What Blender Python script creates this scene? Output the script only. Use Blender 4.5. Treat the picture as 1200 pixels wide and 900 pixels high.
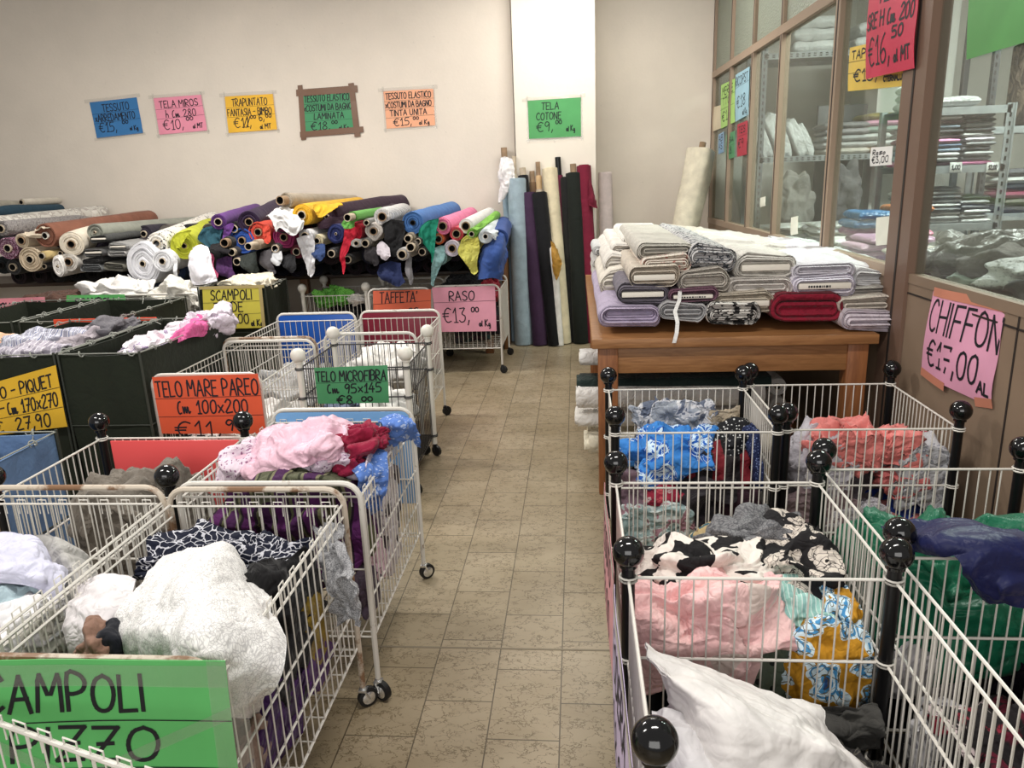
import bpy, bmesh, math, random
import numpy as np
from mathutils import Vector, Matrix, noise
for o in list(bpy.data.objects): bpy.data.objects.remove(o, do_unlink=True)
SC = bpy.context.scene
COL = SC.collection
PI = math.pi
# ------------------------------------------------------------------ camera
CAM_H = 1.48
FPX = 880.0
RR = np.array([0.99595718, 0.08187685, -0.03695225])      # camera right, in world axes
BB = np.array([0.08873775, -0.96068839, 0.26306546])      # camera back
RR = RR / np.linalg.norm(RR)
BB = BB - RR * BB.dot(RR); BB = BB / np.linalg.norm(BB)
UU = np.cross(BB, RR)
CC = np.array([0, 0, CAM_H])
cd = bpy.data.cameras.new('camera'); cam = bpy.data.objects.new('camera', cd); COL.objects.link(cam)
m = Matrix.Identity(4)
for i in range(3):
    m[i][0] = RR[i]; m[i][1] = UU[i]; m[i][2] = BB[i]; m[i][3] = CC[i]
cam.matrix_world = m
cd.sensor_width = 36; cd.lens = FPX * 36 / 1200; cd.clip_start = .02
SC.camera = cam
# ------------------------------------------------------------------ light and exposure
SC.view_settings.view_transform = 'Standard'; SC.view_settings.look = 'None'
SC.view_settings.gamma = 1; SC.view_settings.use_curve_mapping = False
SC.view_settings.exposure = 0.0
w = bpy.data.worlds.new('world'); SC.world = w; w.use_nodes = True
w.node_tree.nodes['Background'].inputs[0].default_value = (1.0, .96, .91, 1)
w.node_tree.nodes['Background'].inputs[1].default_value = 0.34
def area(name, loc, rot, sx, sy, power, col=(1, 1, 1)):
    l = bpy.data.lights.new(name, 'AREA'); l.shape = 'RECTANGLE'; l.size = sx; l.size_y = sy; l.energy = power; l.color = col
    o = bpy.data.objects.new(name, l); COL.objects.link(o); o.location = loc; o.rotation_euler = rot
    return o
area('shop_window_daylight', (-.6, -3.2, 2.2), (math.radians(74), 0, 0), 4.2, 2.4, 120, (1, .98, .95))
for i, (x, y) in enumerate([(-2.6, 1.4), (.1, 1.4), (-2.6, 4.7), (.1, 6.1)]):
    area('fluorescent_tube_light', (x, y, 3.35), (0, 0, 0), 1.25, .22, (54, 54, 112, 50)[i], (1, .96, .9))
area('back_room_light', (2.6, 4.6, 3.2), (0, 0, 0), 1.2, .3, 190, (.97, 1, 1))

def ray(x, y):
    return RR * ((x - 600) / FPX) + UU * (-(y - 450) / FPX) - BB
def AT(x, y, Y=None, Z=None, X=None):
    r = ray(x, y)
    if Y is not None: t = Y / r[1]
    elif Z is not None: t = (Z - CAM_H) / r[2]
    else: t = X / r[0]
    return Vector(CC + r * t)
PSK = -.022                                                # the partition runs at a slight skew to the aisle
def PX(Y, off=0): return 1.41 + PSK * (Y - 3) + off
def ATP(x, y, off=0):                                      # on the partition plane
    r = ray(x, y); t = (1.41 + off - 3 * PSK) / (r[0] - PSK * r[1])
    return Vector(CC + r * t)
# ------------------------------------------------------------------ mesh builder
class MB:
    def __init__(s): s.v = []; s.f = []; s.mi = []
    def add(s, vs, fs, mi=0):
        b = len(s.v); s.v += [tuple(v) for v in vs]; s.f += [tuple(i + b for i in f) for f in fs]; s.mi += [mi] * len(fs)
        return s
    def box(s, a, b, mi=0):
        x0, y0, z0 = a; x1, y1, z1 = b
        return s.add([(x0, y0, z0), (x1, y0, z0), (x1, y1, z0), (x0, y1, z0), (x0, y0, z1), (x1, y0, z1), (x1, y1, z1), (x0, y1, z1)],
                     [(3, 2, 1, 0), (4, 5, 6, 7), (0, 1, 5, 4), (1, 2, 6, 5), (2, 3, 7, 6), (3, 0, 4, 7)], mi)
    def bbox(s, a, b, r=.004, mi=0):                       # box with chamfered edges
        bm = bmesh.new(); bmesh.ops.create_cube(bm, size=1)
        for v in bm.verts: v.co = Vector([a[i] + (v.co[i] + .5) * (b[i] - a[i]) for i in range(3)])
        bmesh.ops.bevel(bm, geom=bm.edges[:], offset=r, segments=2, affect='EDGES', profile=.5)
        bm.verts.index_update()
        s.add([v.co[:] for v in bm.verts], [[v.index for v in f.verts] for f in bm.faces], mi); bm.free(); return s
    def tube(s, pts, r, n=6, mi=0, caps=True):
        pts = [Vector(p) for p in pts]
        rs = r if isinstance(r, (list, tuple)) else [r] * len(pts)
        t0 = (pts[1] - pts[0]).normalized()
        a = t0.cross(Vector((0, 0, 1)))
        if a.length < .1: a = t0.cross(Vector((1, 0, 0)))
        a.normalize(); vs = []
        for i, p in enumerate(pts):
            if i == 0: t = t0
            elif i == len(pts) - 1: t = (p - pts[i - 1]).normalized()
            else:
                t = ((p - pts[i - 1]).normalized() + (pts[i + 1] - p).normalized())
                t = t.normalized() if t.length > 1e-6 else t0
            a = a - t * a.dot(t)
            a = a.normalized() if a.length > 1e-6 else t.orthogonal().normalized()
            b = t.cross(a)
            for k in range(n):
                an = 2 * PI * k / n
                vs.append(p + (a * math.cos(an) + b * math.sin(an)) * rs[i])
        fs = []
        for i in range(len(pts) - 1):
            for k in range(n):
                k2 = (k + 1) % n
                fs.append((i * n + k, i * n + k2, (i + 1) * n + k2, (i + 1) * n + k))
        if caps:
            fs.append(tuple(range(n - 1, -1, -1))); fs.append(tuple((len(pts) - 1) * n + k for k in range(n)))
        return s.add(vs, fs, mi)
    def sphere(s, c, r, nu=20, nv=12, sc=(1, 1, 1), mi=0):
        vs = [(c[0], c[1], c[2] + r * sc[2])]
        for i in range(1, nv):
            th = PI * i / nv
            for k in range(nu):
                ph = 2 * PI * k / nu
                vs.append((c[0] + r * sc[0] * math.sin(th) * math.cos(ph), c[1] + r * sc[1] * math.sin(th) * math.sin(ph), c[2] + r * sc[2] * math.cos(th)))
        vs.append((c[0], c[1], c[2] - r * sc[2]))
        fs = [(0, 1 + k, 1 + (k + 1) % nu) for k in range(nu)]
        for i in range(nv - 2):
            for k in range(nu):
                k2 = (k + 1) % nu
                fs.append((1 + i * nu + k, 1 + (i + 1) * nu + k, 1 + (i + 1) * nu + k2, 1 + i * nu + k2))
        e = len(vs) - 1
        fs += [(e, 1 + (nv - 2) * nu + (k + 1) % nu, 1 + (nv - 2) * nu + k) for k in range(nu)]
        return s.add(vs, fs, mi)
    def rev(s, prof, o, ax, n=24, mi=0, wob=0, seed=0, flat=1.0):   # revolve [(along, radius)] about axis ax through o
        o = Vector(o); ax = Vector(ax).normalized()
        a = ax.cross(Vector((0, 0, 1)))
        if a.length < .1: a = ax.cross(Vector((1, 0, 0)))
        a.normalize(); b = a.cross(ax)
        vs = []
        for (t, r) in prof:
            for k in range(n):
                an = 2 * PI * k / n
                rr = r
                if wob: rr = r * (1 + wob * noise.noise((math.cos(an) * 1.3 + seed, math.sin(an) * 1.3, t * 2.5)))
                vs.append(o + ax * t + (a * math.cos(an) + b * math.sin(an) * flat) * rr)
        fs = []
        for i in range(len(prof) - 1):
            for k in range(n):
                k2 = (k + 1) % n
                fs.append((i * n + k, (i + 1) * n + k, (i + 1) * n + k2, i * n + k2))
        return s.add(vs, fs, mi)
    def build(s, name, mat, parent=None, smooth=True, sharp=40, wn=False):
        me = bpy.data.meshes.new(name)
        me.from_pydata(s.v, [], s.f)
        for mm in (mat if isinstance(mat, (list, tuple)) else [mat]): me.materials.append(mm)
        if any(s.mi): me.polygons.foreach_set('material_index', s.mi)
        me.update()
        if smooth:
            me.polygons.foreach_set('use_smooth', [True] * len(me.polygons))
            if sharp: 
                try: me.set_sharp_from_angle(angle=math.radians(sharp))
                except Exception: pass
        o = bpy.data.objects.new(name, me); COL.objects.link(o)
        if parent: o.parent = parent
        return o
def tag(o, label=None, cat=None, group=None, kind=None):
    if label: o['label'] = label
    if cat: o['category'] = cat
    if group: o['group'] = group
    if kind: o['kind'] = kind
    return o
def thing(name, label, cat, loc=(0, 0, 0), group=None, rz=0):
    o = bpy.data.objects.new(name, None); COL.objects.link(o); o.location = loc; o.rotation_euler = (0, 0, rz); o.empty_display_size = .05
    return tag(o, label, cat, group)
def struct(mb, name, mat, smooth=False):
    o = mb.build(name, mat, smooth=smooth); o['kind'] = 'structure'; return o
# ------------------------------------------------------------------ materials
def srgb(c):
    return tuple(((x / 255) / 12.92 if x / 255 <= .04045 else ((x / 255 + .055) / 1.055) ** 2.4) for x in c) + (1,)
MC = {}
def N(nt, t, **k):
    n = nt.nodes.new(t)
    for a, v in k.items(): setattr(n, a, v)
    return n
def base(name, col, rough=.6, metal=0, spec=.4):
    mt = bpy.data.materials.new(name); mt.use_nodes = True
    p = mt.node_tree.nodes['Principled BSDF']
    p.inputs['Base Color'].default_value = srgb(col); p.inputs['Roughness'].default_value = rough
    p.inputs['Metallic'].default_value = metal; p.inputs['Specular IOR Level'].default_value = spec
    return mt, mt.node_tree, p
def ramp(nt, stops, interp='LINEAR'):
    r = N(nt, 'ShaderNodeValToRGB'); r.color_ramp.interpolation = interp
    e = r.color_ramp.elements
    while len(e) < len(stops): e.new(.5)
    for i, (p, c) in enumerate(stops): e[i].position = p; e[i].color = srgb(c) if max(c) > 1 or len(c) == 3 else c
    return r
def coords(nt, scale=(1, 1, 1), kind='Object', rot=(0, 0, 0)):
    t = N(nt, 'ShaderNodeTexCoord'); mp = N(nt, 'ShaderNodeMapping')
    mp.inputs['Scale'].default_value = scale; mp.inputs['Rotation'].default_value = rot
    nt.links.new(t.outputs[kind], mp.inputs[0]); return mp
def noise_n(nt, vec, scale, detail=3, rough=.5, dist=0):
    n = N(nt, 'ShaderNodeTexNoise'); n.inputs['Scale'].default_value = scale; n.inputs['Detail'].default_value = detail
    n.inputs['Roughness'].default_value = rough; n.inputs['Distortion'].default_value = dist
    nt.links.new(vec.outputs[0], n.inputs['Vector']); return n
def bump(nt, p, h, strength=.2, dist=.01):
    b = N(nt, 'ShaderNodeBump'); b.inputs['Strength'].default_value = strength; b.inputs['Distance'].default_value = dist
    nt.links.new(h, b.inputs['Height']); nt.links.new(b.outputs[0], p.inputs['Normal']); return b
def plain(name, col, rough=.6, metal=0, var=0, vs=20, bs=0, spec=.4):
    k = (name, col, rough, metal, var)
    if k in MC: return MC[k]
    mt, nt, p = base(name, col, rough, metal, spec)
    if var:
        c = coords(nt); n = noise_n(nt, c, vs, 4)
        d = tuple(max(0, int(x * (1 - var))) for x in col); l = tuple(min(255, int(x * (1 + var * .6))) for x in col)
        r = ramp(nt, [(.3, d), (.7, l)]); nt.links.new(n.outputs[0], r.inputs[0]); nt.links.new(r.outputs[0], p.inputs['Base Color'])
        if bs: bump(nt, p, n.outputs[0], bs)
    MC[k] = mt; return mt
def fabric(col, rough=.85, sheen=.25, weave=True, name='cloth', bscale=.15, wk=1.0):
    g_ = sum(col) / 3; col = tuple(int(x * .86 + g_ * .14) for x in col)
    k = ('fab', col, rough, sheen, wk)
    if k in MC: return MC[k]
    mt, nt, p = base(name, col, rough, 0, .25)
    p.inputs['Sheen Weight'].default_value = sheen * .4
    c = coords(nt); n = noise_n(nt, c, 14, 3)
    d = tuple(int(x * .93) for x in col); l = tuple(min(255, int(x * 1.03)) for x in col)
    r = ramp(nt, [(.3, d), (.7, l)]); nt.links.new(n.outputs[0], r.inputs[0]); nt.links.new(r.outputs[0], p.inputs['Base Color'])
    wrinkle(nt, p, c, 9, (.45 if rough > .6 else .34) * wk)
    MC[k] = mt; return mt
def wrinkle(nt, p, c, s1=9, k=.55):
    L = nt.links.new
    def rdg(sc, dist):
        n = noise_n(nt, c, sc, 2, .5, dist); a = N(nt, 'ShaderNodeMath', operation='SUBTRACT'); a.inputs[1].default_value = .5; L(n.outputs[0], a.inputs[0])
        b = N(nt, 'ShaderNodeMath', operation='ABSOLUTE'); L(a.outputs[0], b.inputs[0]); m = N(nt, 'ShaderNodeMath', operation='MINIMUM'); m.inputs[1].default_value = .16; L(b.outputs[0], m.inputs[0]); return m.outputs[0]
    a = rdg(s1, .8); b = rdg(s1 * 2.7, .6)
    h = N(nt, 'ShaderNodeMath', operation='MULTIPLY_ADD'); h.inputs[1].default_value = .45; L(b, h.inputs[0]); L(a, h.inputs[2])
    n2 = noise_n(nt, c, 90, 2); h2 = N(nt, 'ShaderNodeMath', operation='MULTIPLY_ADD'); h2.inputs[1].default_value = .02; L(n2.outputs[0], h2.inputs[0]); L(h.outputs[0], h2.inputs[2])
    bump(nt, p, h2.outputs[0], k, .11)
def satin(col, rough=.38, wk=1.0): return fabric(col, rough, .1, name='satin', bscale=.05, wk=wk)
def pattern(kind, cols, scale=20, rough=.8, rot=(0, 0, 0), key=0):
    k = ('pat', kind, tuple(cols), scale, key)
    if k in MC: return MC[k]
    mt, nt, p = base('printed_cloth', cols[0], rough, 0, .25)
    L = nt.links.new
    c = coords(nt, rot=rot)
    nz = noise_n(nt, c, 9, 3)
    mixv = N(nt, 'ShaderNodeMixRGB'); mixv.inputs[0].default_value = .12
    L(c.outputs[0], mixv.inputs[1]); L(nz.outputs['Color'], mixv.inputs[2])
    def vor(sc, feat='F1', vec=mixv):
        v = N(nt, 'ShaderNodeTexVoronoi'); v.feature = feat; v.inputs['Scale'].default_value = sc; L(vec.outputs[0], v.inputs['Vector']); return v
    def mix(fac, a, b):
        mx = N(nt, 'ShaderNodeMixRGB'); L(fac, mx.inputs[0])
        for i, q in ((1, a), (2, b)):
            if isinstance(q, tuple): mx.inputs[i].default_value = srgb(q)
            else: L(q, mx.inputs[i])
        return mx.outputs[0]
    if kind == 'dots':
        v = vor(scale, vec=c); v.inputs['Randomness'].default_value = .45
        r = ramp(nt, [(.24, (1, 1, 1, 1)), (.27, (0, 0, 0, 1))]); L(v.outputs['Distance'], r.inputs[0]); out = mix(r.outputs[0], cols[0], cols[1])
    elif kind == 'stripe':
        wv = N(nt, 'ShaderNodeTexWave'); wv.inputs['Scale'].default_value = scale; wv.inputs['Distortion'].default_value = 1.2; wv.inputs['Detail Scale'].default_value = .6
        L(c.outputs[0], wv.inputs['Vector'])
        st = [(i / len(cols), q) for i, q in enumerate(cols)]
        r = ramp(nt, st, 'CONSTANT'); L(wv.outputs['Fac'], r.inputs[0]); out = r.outputs[0]
    elif kind == 'floral':
        v = vor(scale); v2 = vor(scale * 2.6, 'DISTANCE_TO_EDGE')
        r = ramp(nt, [(.42, (1, 1, 1, 1)), (.5, (0, 0, 0, 1))]); L(v.outputs['Distance'], r.inputs[0])
        st = [(i / max(1, len(cols) - 1), q) for i, q in enumerate(cols[1:])]
        rc = ramp(nt, st, 'CONSTANT'); sp = N(nt, 'ShaderNodeSeparateColor'); L(v.outputs['Color'], sp.inputs[0]); L(sp.outputs[0], rc.inputs[0])
        out = mix(r.outputs[0], cols[0], rc.outputs[0])
        rp = ramp(nt, [(.03, (1, 1, 1, 1)), (.07, (0, 0, 0, 1))]); L(v2.outputs[0], rp.inputs[0])
        out = mix(rp.outputs[0], out, cols[-1])
    elif kind == 'petal':                                  # big flowers with rayed petals
        v = vor(scale)
        ve = vor(scale * 3.2, 'DISTANCE_TO_EDGE')
        r = ramp(nt, [(.0, cols[3]), (.12, cols[1]), (.2, cols[2]), (.33, cols[1]), (.42, cols[2]), (.52, cols[0])], 'CONSTANT'); L(v.outputs['Distance'], r.inputs[0])
        r2 = ramp(nt, [(.025, (1, 1, 1, 1)), (.05, (0, 0, 0, 1))]); L(ve.outputs[0], r2.inputs[0])
        mm = ramp(nt, [(.5, (1, 1, 1, 1)), (.53, (0, 0, 0, 1))]); L(v.outputs['Distance'], mm.inputs[0])
        ml = N(nt, 'ShaderNodeMath', operation='MULTIPLY'); L(r2.outputs[0], ml.inputs[0]); L(mm.outputs[0], ml.inputs[1])
        out = mix(ml.outputs[0], r.outputs[0], cols[4])
    elif kind == 'blotch':                                 # irregular patches, two or three colours
        n = noise_n(nt, c, scale, 1.5, .5, 1.0)
        st = [(.0, cols[0])] + [(.48 + .1 * i, q) for i, q in enumerate(cols[1:])]
        r = ramp(nt, st, 'CONSTANT'); L(n.outputs[0], r.inputs[0]); out = r.outputs[0]
    elif kind == 'speck':                                  # small print
        v = vor(scale); 
        r = ramp(nt, [(.2, cols[1]), (.3, cols[0]), (.55, cols[0]), (.62, cols[-1])], 'CONSTANT'); L(v.outputs['Distance'], r.inputs[0]); out = r.outputs[0]
    elif kind == 'lines':                                  # scribble of light lines on a ground
        v = vor(scale, 'DISTANCE_TO_EDGE'); r = ramp(nt, [(.0, cols[1]), (.05, cols[0])], 'CONSTANT'); L(v.outputs[0], r.inputs[0]); out = r.outputs[0]
    elif kind == 'lace':
        v = vor(scale, 'DISTANCE_TO_EDGE'); n = noise_n(nt, c, scale * .22, 3)
        r = ramp(nt, [(.02, cols[1]), (.14, cols[0])]); L(v.outputs[0], r.inputs[0])
        out = r.outputs[0]; wrinkle(nt, p, c, 6, .3)
    if kind != 'lace':
        wrinkle(nt, p, c, 8, .45)
    L(out, p.inputs['Base Color'])
    MC[k] = mt; return mt
def glassy(name, tint=(235, 240, 238), haze=.06, rough=0.0):
    mt = bpy.data.materials.new(name); mt.use_nodes = True; nt = mt.node_tree; nt.nodes.clear(); L = nt.links.new
    out = N(nt, 'ShaderNodeOutputMaterial'); tr = N(nt, 'ShaderNodeBsdfTransparent'); tr.inputs[0].default_value = srgb(tint)
    gl = N(nt, 'ShaderNodeBsdfGlossy'); gl.inputs['Roughness'].default_value = .03
    lw = N(nt, 'ShaderNodeLayerWeight'); lw.inputs[0].default_value = .5
    pw = N(nt, 'ShaderNodeMath', operation='POWER'); pw.inputs[1].default_value = 4.0; L(lw.outputs['Facing'], pw.inputs[0])
    fr = N(nt, 'ShaderNodeMath', operation='MULTIPLY_ADD'); fr.inputs[1].default_value = .3; fr.inputs[2].default_value = .025; L(pw.outputs[0], fr.inputs[0])
    df = N(nt, 'ShaderNodeBsdfDiffuse'); df.inputs[0].default_value = srgb((215, 212, 204))
    m1 = N(nt, 'ShaderNodeMixShader'); m1.inputs[0].default_value = haze; L(tr.outputs[0], m1.inputs[1]); L(df.outputs[0], m1.inputs[2])
    m2 = N(nt, 'ShaderNodeMixShader'); L(fr.outputs[0], m2.inputs[0]); L(m1.outputs[0], m2.inputs[1]); L(gl.outputs[0], m2.inputs[2])
    L(m2.outputs[0], out.inputs[0]); return mt
def wood(name, a, b, axis='X', rough=.5, scale=1.0):
    k = ('wood', name, axis)
    if k in MC: return MC[k]
    mt, nt, p = base(name, a, rough)
    sc = {'X': (1.2, 14, 14), 'Y': (14, 1.2, 14), 'Z': (14, 14, 1.2)}[axis]
    c = coords(nt, tuple(s * scale for s in sc)); n = noise_n(nt, c, 3.2, 6, .6, 1.5)
    r = ramp(nt, [(.32, b), (.68, a)]); nt.links.new(n.outputs[0], r.inputs[0]); nt.links.new(r.outputs[0], p.inputs['Base Color'])
    bump(nt, p, n.outputs[0], .12, .004); MC[k] = mt; return mt
def rusted(col, rustc, amount=.62, rough=.45, scale=18):
    k = ('rust', col, rustc, amount)
    if k in MC: return MC[k]
    mt, nt, p = base('painted_tube', col, rough)
    c = coords(nt); n = noise_n(nt, c, scale, 6, .65)
    r = ramp(nt, [(amount - .03, col), (amount + .05, rustc)]); nt.links.new(n.outputs[0], r.inputs[0]); nt.links.new(r.outputs[0], p.inputs['Base Color'])
    MC[k] = mt; return mt
M_WIRE = plain('white_coated_wire', (214, 210, 202), .4)
M_TUBE = rusted((212, 208, 200), (120, 92, 70), .66)
M_TUBER = rusted((196, 184, 168), (128, 96, 70), .5, scale=9)
M_BLK = plain('black_gloss_plastic', (10, 10, 12), .1, spec=.6)
M_POST = plain('black_post_plastic', (14, 14, 16), .3)
M_WHB = plain('white_plastic', (222, 218, 208), .35)
M_RUB = plain('black_rubber', (22, 22, 23), .5)
M_CHR = plain('chrome', (225, 225, 225), .22, .85)
M_INK = plain('marker_ink', (20, 22, 30), .6)
M_CARD = plain('cardboard_core', (148, 124, 98), .8, var=.12)
M_CARDL = plain('pale_cardboard_core', (186, 172, 150), .8, var=.1)
M_HOLE = plain('core_hollow', (26, 22, 20), .9)
# ------------------------------------------------------------------ the setting
def floor_mat():
    mt, nt, p = base('stone_look_floor_tiles', (150, 137, 110), .38)
    L = nt.links.new
    t = N(nt, 'ShaderNodeTexCoord'); sp = N(nt, 'ShaderNodeSeparateXYZ'); L(t.outputs['Object'], sp.inputs[0])
    cb = N(nt, 'ShaderNodeCombineXYZ')
    ax = N(nt, 'ShaderNodeMath', operation='ADD'); ax.inputs[1].default_value = .066 + 4.0
    ay = N(nt, 'ShaderNodeMath', operation='ADD'); ay.inputs[1].default_value = 3.0 - 2.285
    L(sp.outputs['X'], ax.inputs[0]); L(sp.outputs['Y'], ay.inputs[0]); L(ay.outputs[0], cb.inputs['X']); L(ax.outputs[0], cb.inputs['Y'])
    br = N(nt, 'ShaderNodeTexBrick'); br.offset = .5; br.inputs['Scale'].default_value = 1; br.inputs['Mortar Size'].default_value = .0022
    br.inputs['Mortar Smooth'].default_value = .3
    br.inputs['Brick Width'].default_value = .304; br.inputs['Row Height'].default_value = .2; br.inputs['Bias'].default_value = 0
    br.inputs['Color1'].default_value = srgb((164, 150, 126)); br.inputs['Color2'].default_value = srgb((153, 139, 114)); br.inputs['Mortar'].default_value = srgb((92, 82, 66))
    L(cb.outputs[0], br.inputs['Vector'])
    mp = N(nt, 'ShaderNodeMapping'); mp.inputs['Scale'].default_value = (1, 1.5, 1); L(t.outputs['Object'], mp.inputs[0])
    nd = noise_n(nt, mp, 22, 4, .6)
    ad = N(nt, 'ShaderNodeMixRGB'); ad.inputs[0].default_value = .14; L(mp.outputs[0], ad.inputs[1]); L(nd.outputs['Color'], ad.inputs[2])
    v = N(nt, 'ShaderNodeTexVoronoi'); v.feature = 'DISTANCE_TO_EDGE'; v.inputs['Scale'].default_value = 19; L(ad.outputs[0], v.inputs['Vector'])
    rv = ramp(nt, [(.012, (1, 1, 1, 1)), (.055, (0, 0, 0, 1))]); L(v.outputs[0], rv.inputs[0])
    nm = noise_n(nt, mp, 13, 3); rm = ramp(nt, [(.36, (0, 0, 0, 1)), (.5, (1, 1, 1, 1))]); L(nm.outputs[0], rm.inputs[0])
    ml = N(nt, 'ShaderNodeMath', operation='MULTIPLY'); L(rv.outputs[0], ml.inputs[0]); L(rm.outputs[0], ml.inputs[1])
    m2 = N(nt, 'ShaderNodeMath', operation='MULTIPLY'); m2.inputs[1].default_value = .8; L(ml.outputs[0], m2.inputs[0])
    mx = N(nt, 'ShaderNodeMixRGB'); L(m2.outputs[0], mx.inputs[0]); L(br.outputs['Color'], mx.inputs[1]); mx.inputs[2].default_value = srgb((92, 78, 54))
    ns = noise_n(nt, mp, 3, 4); rs = ramp(nt, [(.3, (225, 222, 214)), (.7, (255, 255, 255))]); L(ns.outputs[0], rs.inputs[0])
    mu = N(nt, 'ShaderNodeMixRGB'); mu.blend_type = 'MULTIPLY'; mu.inputs[0].default_value = 1; L(mx.outputs[0], mu.inputs[1]); L(rs.outputs[0], mu.inputs[2])
    L(mu.outputs[0], p.inputs['Base Color']); bump(nt, p, br.outputs['Fac'], -.25, .003)
    return mt
def wall_mat(name, col, spot=True):
    mt, nt, p = base(name, col, .85, 0, .2)
    L = nt.links.new; c = coords(nt); n = noise_n(nt, c, 1.1, 6, .62)
    r = ramp(nt, [(.3, tuple(int(x * .95) for x in col)), (.65, col)]); L(n.outputs[0], r.inputs[0]); out = r.outputs[0]
    n1 = noise_n(nt, c, 26, 5, .7); r1 = ramp(nt, [(.66, (0, 0, 0, 1)), (.78, (1, 1, 1, 1))]); L(n1.outputs[0], r1.inputs[0])
    mu = N(nt, 'ShaderNodeMath', operation='MULTIPLY'); mu.inputs[1].default_value = .45; L(r1.outputs[0], mu.inputs[0])
    mx = N(nt, 'ShaderNodeMixRGB'); L(mu.outputs[0], mx.inputs[0]); L(out, mx.inputs[1]); mx.inputs[2].default_value = srgb(tuple(int(x * .72) for x in col))
    L(mx.outputs[0], p.inputs['Base Color']); n2 = noise_n(nt, c, 40, 4); bump(nt, p, n2.outputs[0], .12, .01)
    return mt
M_WALL = wall_mat('painted_plaster', (222, 212, 199))
M_WALLR = wall_mat('painted_plaster_back_room', (205, 202, 196))
struct(MB().box((-7, -3, -.05), (5, 8.2, 0)), 'floor', floor_mat())
struct(MB().box((-7, 7.1, 0), (-.53, 7.3, 3.6)), 'wall_back', M_WALL)
struct(MB().box((-.53, 6.985, 0), (.177, 7.75, 3.6)), 'pillar_back', wall_mat('painted_plaster_pillar', (228, 220, 207)))
struct(MB().box((.177, 7.65, 0), (PX(7.65) + .03, 7.8, 3.6)), 'wall_back_right', M_WALL)
struct(MB().box((PX(7.65) + .03, 7.65, 0), (4.6, 7.8, 3.6)), 'wall_back_room', M_WALLR)
struct(MB().box((4.5, 1.0, 0), (4.65, 7.65, 3.6)), 'wall_right', M_WALLR)
struct(MB().tube([(-.535, 6.99, 0), (-.535, 6.99, 3.6)], .004, 5), 'shadow_strip', plain('pillar_edge_shadow', (96, 88, 80), .9))  # thin shadow along the pillar's left edge, put in as a dark strip
struct(MB().box((-1.5, 2.124, -.01), (.2, 2.132, .0012)), 'trim_2', plain('floor_expansion_joint', (128, 118, 100), .7))
# ------------------------------------------------------------------ numpy noise for cloth
_rs = np.random.RandomState(7)
_perm = np.concatenate([_rs.permutation(256)] * 3)
_g = _rs.normal(size=(256, 3)); _g /= np.linalg.norm(_g, axis=1)[:, None]
def pn(P):
    P = np.asarray(P, float); I = np.floor(P).astype(int); F = P - I; I &= 255
    U = F * F * F * (F * (F * 6 - 15) + 10); out = 0
    for dx in (0, 1):
        wx = U[..., 0] if dx else 1 - U[..., 0]
        for dy in (0, 1):
            wy = U[..., 1] if dy else 1 - U[..., 1]
            for dz in (0, 1):
                wz = U[..., 2] if dz else 1 - U[..., 2]
                h = _perm[_perm[_perm[(I[..., 0] + dx) & 255] + ((I[..., 1] + dy) & 255)] + ((I[..., 2] + dz) & 255)]
                g = _g[h]
                out = out + wx * wy * wz * (g[..., 0] * (F[..., 0] - dx) + g[..., 1] * (F[..., 1] - dy) + g[..., 2] * (F[..., 2] - dz))
    return out
def folds(P, ang, freq, crisp, seed):
    """Long folds running along ang, bent by a slow warp; crisp 0 puffy .. 1 creased."""
    P = P + seed * 7.13; crisp = .42 * crisp
    W = np.stack([pn(P * freq * .55 + 11), pn(P * freq * .55 + 37), pn(P * freq * .55 + 71)], -1) * 1.1
    c, s = math.cos(ang), math.sin(ang)
    Q = np.stack([(P[..., 0] * c + P[..., 1] * s) * .3, (-P[..., 0] * s + P[..., 1] * c), P[..., 2] * .8], -1) * freq + W
    def puff(v): return np.clip(np.abs(v) * 2.2, 0, 1)
    def crease(v, k): return np.clip(1 - np.abs(v) * k, 0, 1)
    out = .9 * puff(pn(Q)) + .4 * puff(pn(Q * 1.9 + 5)) + .8 * pn(Q * .6 + 9) - .6
    out = out + crisp * (1.5 * crease(pn(Q * 1.3 + 3), 4.5) + .9 * crease(pn(Q * np.array([2.6, 2.8, 2.8]) + 23), 5))
    return out
def vnoise(P, f, sd): return np.stack([pn(P * f + sd), pn(P * f + sd + 31.7), pn(P * f + sd + 77.3)], -1)
def grid_mesh(P, closed_u=False):
    n, k = P.shape[:2]; fs = []
    for i in range(n - 1):
        for j in range(k - 1 + closed_u):
            j2 = (j + 1) % k
            fs.append((i * k + j, (i + 1) * k + j, (i + 1) * k + j2, i * k + j2))
    return [tuple(q) for q in P.reshape(-1, 3)], fs
SEED = [0]
def lseed(label): return (sum((i + 1) * ord(ch) for i, ch in enumerate(label)) % 997) * .137 if label else None
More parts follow.
